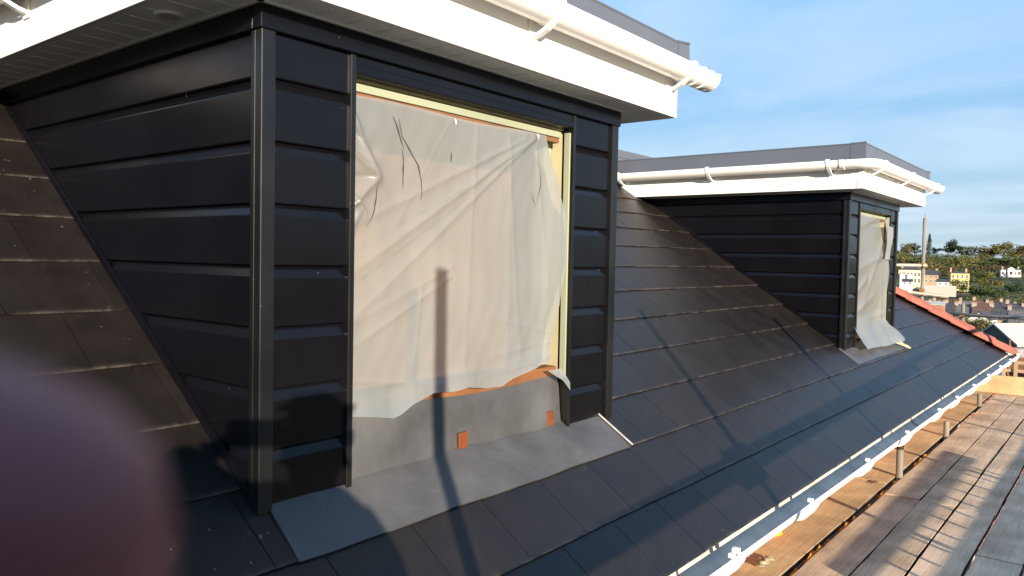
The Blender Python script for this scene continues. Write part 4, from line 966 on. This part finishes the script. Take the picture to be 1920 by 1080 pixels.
def building(name, label, cat, c, rot, w, dpt, h, wall, roof, pitch=.5, hip=False, chim=(), win=(), group=None, parapet=False, copy_of=None):
    """c: middle of the front wall at ground level; front faces -y before the turn"""
    o = empty(name, c, label, cat, group); o.rotation_euler.z = R(rot)
    def B(nm, mbx, m, par=o, bev=0):
        me = bpy.data.meshes.new(nm); me.from_pydata(mbx.v, [], mbx.f)
        for q in (m if isinstance(m, list) else [m]): me.materials.append(q)
        me.polygons.foreach_set('material_index', mbx.mi); bm = bmesh.new(); bm.from_mesh(me); bmesh.ops.recalc_face_normals(bm, faces=bm.faces); bm.to_mesh(me); bm.free()
        ob = bpy.data.objects.new(nm, me); C.objects.link(ob); ob.parent = par; return ob
    m = MB(); m.box((-w/2, 0, -3), (w/2, dpt, h))
    rise = pitch*dpt/2
    if not hip and roof: m.add([(-w/2, 0, h), (-w/2, dpt, h), (-w/2, dpt/2, h+rise)], [(0, 1, 2)]); m.add([(w/2, 0, h), (w/2, dpt, h), (w/2, dpt/2, h+rise)], [(0, 1, 2)])
    B('wall', m, wall)
    e_ = .35; rf = None
    if roof:
        m = MB(); z0 = h-.1; x_ = w/2+(.15 if not hip else e_)
        k_ = dpt/2 if hip else 0
        a = [(-x_, -e_, z0), (x_, -e_, z0), (x_, dpt+e_, z0), (-x_, dpt+e_, z0), (-x_+k_, dpt/2, h+rise+.15), (x_-k_, dpt/2, h+rise+.15)]
        m.add(a, [(0, 1, 5, 4), (2, 3, 4, 5), (3, 0, 4), (1, 2, 5), (0, 3, 2, 1)] if hip else [(0, 1, 5, 4), (2, 3, 4, 5)])
        if not hip:
            b = [(x, y, z-.18) for x, y, z in a]; m.add(b, [(0, 1, 5, 4), (2, 3, 4, 5)]); m.add(a[:2]+b[:2], [(0, 1, 3, 2)])
            for s1_, s2_, s3_ in ((0, 3, 4), (1, 2, 5)): m.add([a[s1_], a[s3_], a[s2_], b[s1_], b[s3_], b[s2_]], [(0, 1, 4, 3), (1, 2, 5, 4)])
        rf = B('roof', m, roof)
    for cx, cy, ch, cw in chim:
        m = MB(); zb = h+rise*.4; m.box((cx-cw/2, cy-cw*.35, zb), (cx+cw/2, cy+cw*.35, h+rise+ch)); m.box((cx-cw*.58, cy-cw*.43, h+rise+ch), (cx+cw*.58, cy+cw*.43, h+rise+ch+.15))
        for t in (-.25, .25): m.tube((cx+cw*t, cy, h+rise+ch+.15), (cx+cw*t, cy, h+rise+ch+.6), .13, 6, 1)
        B('chimney', m, [M['pot'], M['tile']], rf or o)
    for wx, wz, ww, wh in win:
        m = MB(); m.add([(wx-ww/2-.1, -.05, wz-.1), (wx+ww/2+.1, -.05, wz-.1), (wx+ww/2+.1, -.05, wz+wh+.1), (wx-ww/2-.1, -.05, wz+wh+.1), (wx-ww/2, -.05, wz), (wx+ww/2, -.05, wz), (wx+ww/2, -.05, wz+wh), (wx-ww/2, -.05, wz+wh)] + [(wx-ww/2-.1, 0, wz-.1), (wx+ww/2+.1, 0, wz-.1), (wx+ww/2+.1, 0, wz+wh+.1), (wx-ww/2-.1, 0, wz+wh+.1)], [(0, 1, 5, 4), (1, 2, 6, 5), (2, 3, 7, 6), (3, 0, 4, 7), (0, 8, 9, 1), (1, 9, 10, 2), (2, 10, 11, 3), (3, 11, 8, 0)])
        fr_ = B('window', m, M['white'])
        m = MB(); m.box((wx-ww/2, -.02, wz), (wx+ww/2, .01, wz+wh)); m.box((wx-.03, -.03, wz), (wx+.03, -.021, wz+wh), 1); m.box((wx-ww/2, -.03, wz+wh*.5-.03), (wx-.031, -.021, wz+wh*.5+.03), 1); m.box((wx+.031, -.03, wz+wh*.5-.03), (wx+ww/2, -.021, wz+wh*.5+.03), 1)
        B('pane', m, [M['glass'], M['white']], fr_)
    return o
def wins(w, n_, rows_, ww=.9): return [(-w/2+w*(i+.5)/n_, z_, ww, hh) for i in range(n_) for z_, hh in rows_]
b = building('terraced_villa', 'long cream terrace with tall windows and white porches behind the tall tube', 'house', (-104, 508.5, -10.6), 12, 14, 9, 8.6, M['cream'], M['roofs'], .35, True, [(-5, 4, 1.2, 1.3), (4, 4, 1.2, 1.3)], wins(14, 7, [(1.0, 2.2), (4.8, 2.1)], 1.0))
for wx in (-4.9, -.9):
    m = MB(); m.box((wx-1.3, -1.4, -3), (wx+1.3, -.04, 5.6)); m.box((wx-1.5, -1.6, 5.6), (wx+1.5, -.04, 5.9))
    me = bpy.data.meshes.new('porch'); me.from_pydata(m.v, [], m.f); me.materials.append(M['white']); ob = bpy.data.objects.new('porch', me); C.objects.link(ob); ob.parent = b
building('brick_house', 'dull brick house with a dark slate roof beside the cream terrace', 'house', (-94.2, 512, -10.2), 10, 7.6, 9, 5.6, M['dull'], M['roofs'], .55, False, [(2.8, 4.5, .8, 1.0)], wins(7.6, 3, [(1, 1.5), (3.6, 1.3)]))
building('yellow_house', 'yellow rendered house with chimneys at both ends among trees', 'house', (-79.5, 514, -11.0), 14, 9.4, 8, 7.6, M['yellow'], M['roofs'], .22, True, [(-4.6, 3, 1.9, .9), (3.2, 3, 1.6, .9)], wins(9.4, 4, [(1.2, 1.8), (4.8, 1.7)]))
b = building('white_villa', 'white villa with a central pediment on the wooded hill', 'house', (-65.5, 616.5, -8.9), 12, 11.6, 9, 8.0, M['white'], M['roofs'], .22, True, [(-4.5, 5, .8, .9), (4.6, 5, .8, .9)], [t for t in wins(11.6, 5, [(1.0, 2.0), (4.6, 1.9)], 1.1) if abs(t[0]) > 2.2])
m = MB(); m.box((-2.0, -1.0, -3), (2.0, -.04, 8.3)); m.add([(-2.3, -1.15, 8.3), (2.3, -1.15, 8.3), (0, -1.15, 9.7), (-2.3, .6, 8.3), (2.3, .6, 8.3), (0, .6, 9.7)], [(0, 1, 2), (3, 5, 4), (0, 2, 5, 3), (1, 4, 5, 2)])
for z_ in (1.0, 4.6): m.box((-.6, -1.03, z_), (.6, -1.005, z_+2), 1)
me = bpy.data.meshes.new('pediment_bay'); me.from_pydata(m.v, [], m.f); me.materials.append(M['white']); me.materials.append(M['glass']); me.polygons.foreach_set('material_index', m.mi); ob = bpy.data.objects.new('pediment_bay', me); C.objects.link(ob); ob.parent = b
building('low_white_house', 'low white house with a pale roof below the brick house', 'house', (-76, 443, -11.0), 12, 5.6, 6, 3.6, M['white'], M['roofs'], .35, False, (), wins(5.6, 2, [(2.0, .9)]))
building('low_white_house', 'low white building at the foot of the cream terrace', 'house', (-92.5, 443, -11.2), 12, 5, 6, 3.4, M['white'], M['roofs'], .35, False, (), wins(5, 2, [(2.0, .9)]))
def gwall(c, rot, w, h, label):
    m = MB(); m.box((-w/2, 0, -2), (w/2, .5, h)); me = bpy.data.meshes.new('garden_wall'); me.from_pydata(m.v, [], m.f); me.materials.append(M['stone']); o = bpy.data.objects.new('garden_wall', me); C.objects.link(o); o.location = c; o.rotation_euler.z = R(rot); tag(o, label, 'wall')
gwall((-75, 430, -12.6), 12, 14, 3.4, 'long grey garden wall below the low white house')

# terraced streets in the valley: each house its own thing
protos = {}
def street(D, px0, n_, wd, zb, lab, walls, rot, ht=4.6):
    for i in range(n_):
        x = px0 + i*wd*math.cos(R(rot)); y = D + i*wd*math.sin(R(rot)) + [0, .5, -.4, .2, .9][i % 5]
        key = (lab, i % 7)
        if key not in protos:
            o = building('terraced_house', lab, 'house', (x, y, zb), rot, wd, 8.5, ht, M[walls[i % len(walls)]], M[['roofs', 'roof_g', 'roof_b', 'roofs'][(i+len(lab)) % 4]], .75, False, [(-wd/2+.1, 4.25, 1.0, 1.0)], wins(wd, 2, [(.9, 1.4), (3.0, 1.2)], .9), 'terraced houses in the valley')
            protos[key] = o
        else:
            src = protos[key]; o = src.copy(); C.objects.link(o); o.location = (x, y, zb+[0, .7, -.5, .3, .9][i % 5])
            for ch in list(src.children):
                c2 = ch.copy(); C.objects.link(c2); c2.parent = o
                for g_ in list(ch.children):
                    c3 = g_.copy(); C.objects.link(c3); c3.parent = c2
street(345, -88, 17, 4.6, -21.6, 'slate-roofed terraced house in the back street of the valley', ['brk', 'white', 'cream'], 8)
street(300, -72, 15, 4.6, -20.6, 'slate-roofed terraced house in the middle street of the valley', ['brk', 'dull', 'white'], 6)
street(262, -58, 12, 4.6, -19.4, 'slate-roofed terraced house in the front street of the valley', ['dull', 'brk', 'brk'], 4)
building('white_gable_house', 'small white house with its gable to the camera in front of the terraces', 'house', (-28.9, 240, -18.8), 82, 6, 5.2, 5.2, M['white'], M['roofs'], .7, False, (), ())
building('brick_gable_house', 'orange brick gable end with a white verge near the hip tiles', 'house', (-35.3, 196, -14.8), 8, 4.2, 6, 6.4, M['brk'], M['sheetroof'], .12, False, (), wins(4.2, 2, [(3.6, 1.0)]))
building('barn', 'barn with dark boarded gable and pale sheet roof beyond the red hip', 'barn', (-6.95, 101.2, -12.0), 53, 9, 5.6, 4.0, M['boards'], M['sheetroof'], .64, False, (), ())
building('flat_garage', 'low grey garage with a flat roof past the gutter end', 'garage', (-3.0, 40, -9.6), 4, 4.6, 5, 5.3, M['boards'], None, 0, False)
m = MB(); m.box((-2.5, -.2, 5.3), (2.5, 5.2, 5.62)); me = bpy.data.meshes.new('garage_roof'); me.from_pydata(m.v, [], m.f); me.materials.append(M['grey_flat']); ob = bpy.data.objects.new('roof', me); C.objects.link(ob); ob.parent = bpy.data.objects['flat_garage']
m = MB(); m.box((-3.6, 23.0, -9.5), (0.6, 23.4, -2.02)); tag(m.build('stone_wall', M['stone']), 'speckled rubble stone wall past the gutter end', 'wall')
cr = empty('timber_crate', (-1.9, 21.0, -3.2), 'open timber crate with brick-coloured rails past the gutter end', 'crate')
m = MB(); m.box((-2.32, 20.9, -2.60), (.2, 21.9, -2.56)); m.box((-2.32, 20.9, -2.56), (-2.26, 21.9, -2.12)); m.box((-2.32, 21.85, -2.56), (.2, 21.9, -2.12)); m.build('crate_box', M['timber_d'], cr)
for z_ in (-2.18, -2.37): m = MB(); m.box((-2.2595, 20.9, z_), (.2, 20.95, z_+.07)); m.build('rail', M['dull'], cr)
for x_ in (-2.31, -2.08, -1.6): m = MB(); m.box((x_, 20.86, -2.56), (x_+.07, 20.899, -2.10)); m.build('upright', M['dull'], cr)
m = MB(); m.box((-3.2, 19.5, -9.5), (1.5, 22.6, -2.601)); m.build('supporting_wall', M['wall_brick'], tag(empty('brick_outhouse', (-1.0, 19.5, -9.5)), 'flat topped brick outhouse carrying the timber crate', 'outhouse'))
m = MB(); m.box((-3.3, 19.4, -2.66), (1.6, 22.7, -2.6005)); m.build('roof', M['sheetroof'], bpy.data.objects['brick_outhouse'])

# trees
def leaf_mat(name, c, v):
    m = mat(name, c, .8, .15, var=v, vscale=.22, detail=6); return m
LM = {'olive': leaf_mat('olive_leaves', (.105, .108, .028), .4), 'green': leaf_mat('green_leaves', (.066, .086, .024), .4), 'pine': leaf_mat('pine_needles', (.024, .044, .020), .35), 'russet': leaf_mat('russet_leaves', (.108, .084, .034), .4), 'conifer': leaf_mat('conifer_needles', (.026, .046, .026), .35)}
M['bark'] = mat('bark', (.09, .065, .045), .9, .1, var=.3, vscale=3)
def crown_faces(mb, kind, n_, rg, cx=0, cy=0, cz=0, w=1, h=1):
    blobs = []
    if kind == 'conifer': blobs = [(rg.uniform(-.12, .12)*(1-t), rg.uniform(-.12, .12)*(1-t), .12+.86*t, .36*(1-t)+.09, .12) for t in [i/9 for i in range(10)]]
    elif kind == 'pine': blobs = [(rg.uniform(-.30, .30), rg.uniform(-.3, .3), rg.uniform(.45, .92), rg.uniform(.16, .28), rg.uniform(.08, .13)) for _ in range(9)]
    else: blobs = [(rg.uniform(-.32, .32), rg.uniform(-.32, .32), rg.uniform(.25, .85), rg.uniform(.15, .26), rg.uniform(.12, .2)) for _ in range(13)]
    for i in range(n_):
        bx, by, bz, br, bh = rg.choice(blobs)
        d = Vector((rg.gauss(0, 1), rg.gauss(0, 1), rg.gauss(0, 1))).normalized()*(rg.random()**.33)
        p = Vector(((bx+d.x*br)*w, (by+d.y*br)*w, (bz+d.z*bh)*h)) + Vector((cx, cy, cz))
        nrm = (d+Vector((rg.gauss(0, .5), rg.gauss(0, .5), rg.gauss(.3, .5)))).normalized()
        u = nrm.orthogonal().normalized(); v = nrm.cross(u); a = rg.uniform(0, 6.28)
        u, v = u*math.cos(a)+v*math.sin(a), v*math.cos(a)-u*math.sin(a)
        s_ = rg.uniform(.35, .75)*(w+h)*.032
        mb.add([p-u*s_, p-v*s_*.7, p+u*s_, p+v*s_*.7], [(0, 1, 2, 3)])
crown_proto = {}
def tree(kind, x, y, z, h, w, label, idx, group='trees on the wooded hillside'):
    key = (kind, idx % 3)
    if key not in crown_proto:
        mb = MB(); crown_faces(mb, kind, 850, random.Random(hash(kind) % 1000 + idx if False else sum(map(ord, kind))+idx % 3))
        me = bpy.data.meshes.new('crown'); me.from_pydata(mb.v, [], mb.f); me.materials.append(LM[kind])
        t = MB(); t.tube((0, 0, -.35), (0.01, 0, .75), .028, 8, r2=.008)
        for a in range(4): t.tube((0, 0, .25+.1*a), (.22*math.cos(a*1.7), .22*math.sin(a*1.7), .5+.09*a), .012, 5, r2=.004)
        tm = bpy.data.meshes.new('trunk'); tm.from_pydata(t.v, [], t.f); tm.materials.append(M['bark'])
        crown_proto[key] = (me, tm)
    me, tm = crown_proto[key]
    o = empty('tree', (x, y, z), label, 'tree', group); o.rotation_euler.z = idx*1.3; o.scale = (w, w, h)
    for nm, d_ in (('crown', me), ('trunk', tm)):
        c2 = bpy.data.objects.new(nm, d_); C.objects.link(c2); c2.parent = o
TREES = [(-160.9,742.8,8.9,6.5,10.8,'olive'),
    (-155.7,743.9,9.0,9.8,13.3,'russet'),
    (-150.2,750.1,9.1,9.3,8.5,'pine'),
    (-138.0,737.2,9.1,14.5,8.9,'conifer'),
    (-135.8,757.9,9.4,7.4,8.5,'pine'),
    (-124.3,739.6,9.3,12.1,14.3,'pine'),
    (-118.4,735.5,9.3,10.2,13.0,'pine'),
    (-115.5,771.4,9.0,8.3,16.1,'green'),
    (-101.8,753.1,8.0,9.4,20.5,'russet'),
    (-96.2,764.0,7.3,7.2,11.0,'pine'),
    (-85.4,755.2,7.4,12.8,20.5,'olive'),
    (-77.8,761.0,7.6,12.3,20.6,'russet'),
    (-69.8,761.8,7.7,12.3,20.6,'russet'),
    (-163.8,721.6,3.0,10.1,17.6,'olive'),
    (-145.2,674.5,-0.4,10.2,16.4,'olive'),
    (-137.8,676.1,-1.1,9.3,16.4,'green'),
    (-128.2,667.8,-1.3,8.7,14.0,'olive'),
    (-118.6,679.7,0.2,9.1,14.2,'green'),
    (-112.2,630.1,-3.0,7.7,13.2,'green'),
    (-104.8,651.6,-2.0,8.7,17.8,'olive'),
    (-96.5,652.9,-1.8,9.4,15.7,'olive'),
    (-87.8,664.2,-1.6,8.7,18.1,'green'),
    (-80.1,675.3,-2.9,11.1,19.4,'green'),
    (-69.1,676.5,-3.4,11.0,19.4,'green'),
    (-76.5,635.4,-6.5,9.7,18.3,'russet'),
    (-84.2,614.3,-6.6,8.8,17.7,'russet'),
    (-83.9,584.0,-9.2,8.4,12.2,'olive'),
    (-67.6,535.8,-11.9,10.8,16.3,'olive'),
    (-75.0,494.3,-13.3,7.7,13.5,'green'),
    (-50.1,467.3,-16.1,9.3,12.7,'pine'),
    (-62.3,465.8,-15.0,7.8,14.9,'green'),
    (-54.5,456.8,-16.0,5.9,10.9,'green'),
    (-60.8,637.1,-9.8,8.8,13.2,'green'),
    (-113.9,589.1,-2.3,4.0,11.4,'russet'),
    (-99.2,601.9,-4.1,5.1,10.6,'russet'),
    (-18.2,128.7,-8.2,1.2,2.1,'olive'),
    (-18.0,133.8,-8.3,1.3,1.7,'green'),
    (-14.2,109.1,-6.7,0.6,2.3,'russet')]
names_ = {'olive': 'olive green broad tree', 'green': 'deep green bushy tree', 'pine': 'dark flat-topped pine', 'russet': 'brown autumn tree', 'conifer': 'tall narrow dark conifer'}
for i, (x, y, z, h, w, kind) in enumerate(TREES):
    far = y > 715
    if y < 150:
        tree(kind, x, y, -9.9, z+h+9.9, w*2, ['olive shrub showing over the hip tiles', 'deep green shrub showing over the hip tiles', 'brown bush by the barn gable'][len(TREES)-1-i], i, 'shrubs beyond the hip'); continue
    zg = hgt(x, y)-(1.5 if far else 0); top = max(z+h, zg+6.5)+(2.6 if far else 0)
    lab = names_[kind] + (' on the skyline of the hill' if far else (' among the houses low on the hill' if y < 560 else ' halfway up the wooded hill'))
    tree(kind, x, y, zg, top-zg, w*1.15, lab, i)
# the rest of the wood, one mass
mb = MB(); rg = random.Random(11); mats_ = ['olive', 'green', 'pine', 'russet']
for i in range(420):
    y = rg.uniform(555, 800); x = rg.uniform(-330, 150)
    if (-120 < x < -66 and y < 575) or (-76 < x < -54 and y < 640): continue
    if 440 < y < 560 and rg.random() < .4: continue
    h = rg.uniform(8, 13) if y < 700 else rg.choice([6, 7, 8, 9.5, 11])*(.78+.22*math.sin(x*.06)+.14*math.sin(x*.017+1)); w = rg.uniform(13, 21)
    m0 = len(mb.f); crown_faces(mb, 'green', 190, rg, x, y, hgt(x, y)-.12*h, w, h)
    k_ = rg.choices(range(4), [4, 4, 2, 3])[0]
    for q in range(m0, len(mb.f)): mb.mi[q] = k_
for i in range(210):
    y = rg.uniform(375, 500); x = rg.uniform(-260, 100)
    if -112 < x < -66 and y > 408: continue
    h = rg.uniform(3.5, 6); w = rg.uniform(8, 13); m0 = len(mb.f); crown_faces(mb, 'green', 150, rg, x, y, hgt(x, y)-.15*h, w, h); k_ = rg.choices(range(4), [3, 4, 2, 2])[0]
    for q in range(m0, len(mb.f)): mb.mi[q] = k_
tag(mb.build('woodland', [LM[k_] for k_ in mats_], fix=False), 'mixed green and brown woodland covering the hillside', 'woodland', None, 'stuff')
mb = MB()
for i in range(16):
    crown_faces(mb, 'olive', 130, rg, -17+i*1.8, 131+i*.5, -10.3, 3.2, rg.uniform(2.2, 3.0))
tag(mb.build('hedge', LM['olive'], fix=False), 'long olive hedge behind the barn', 'hedge')
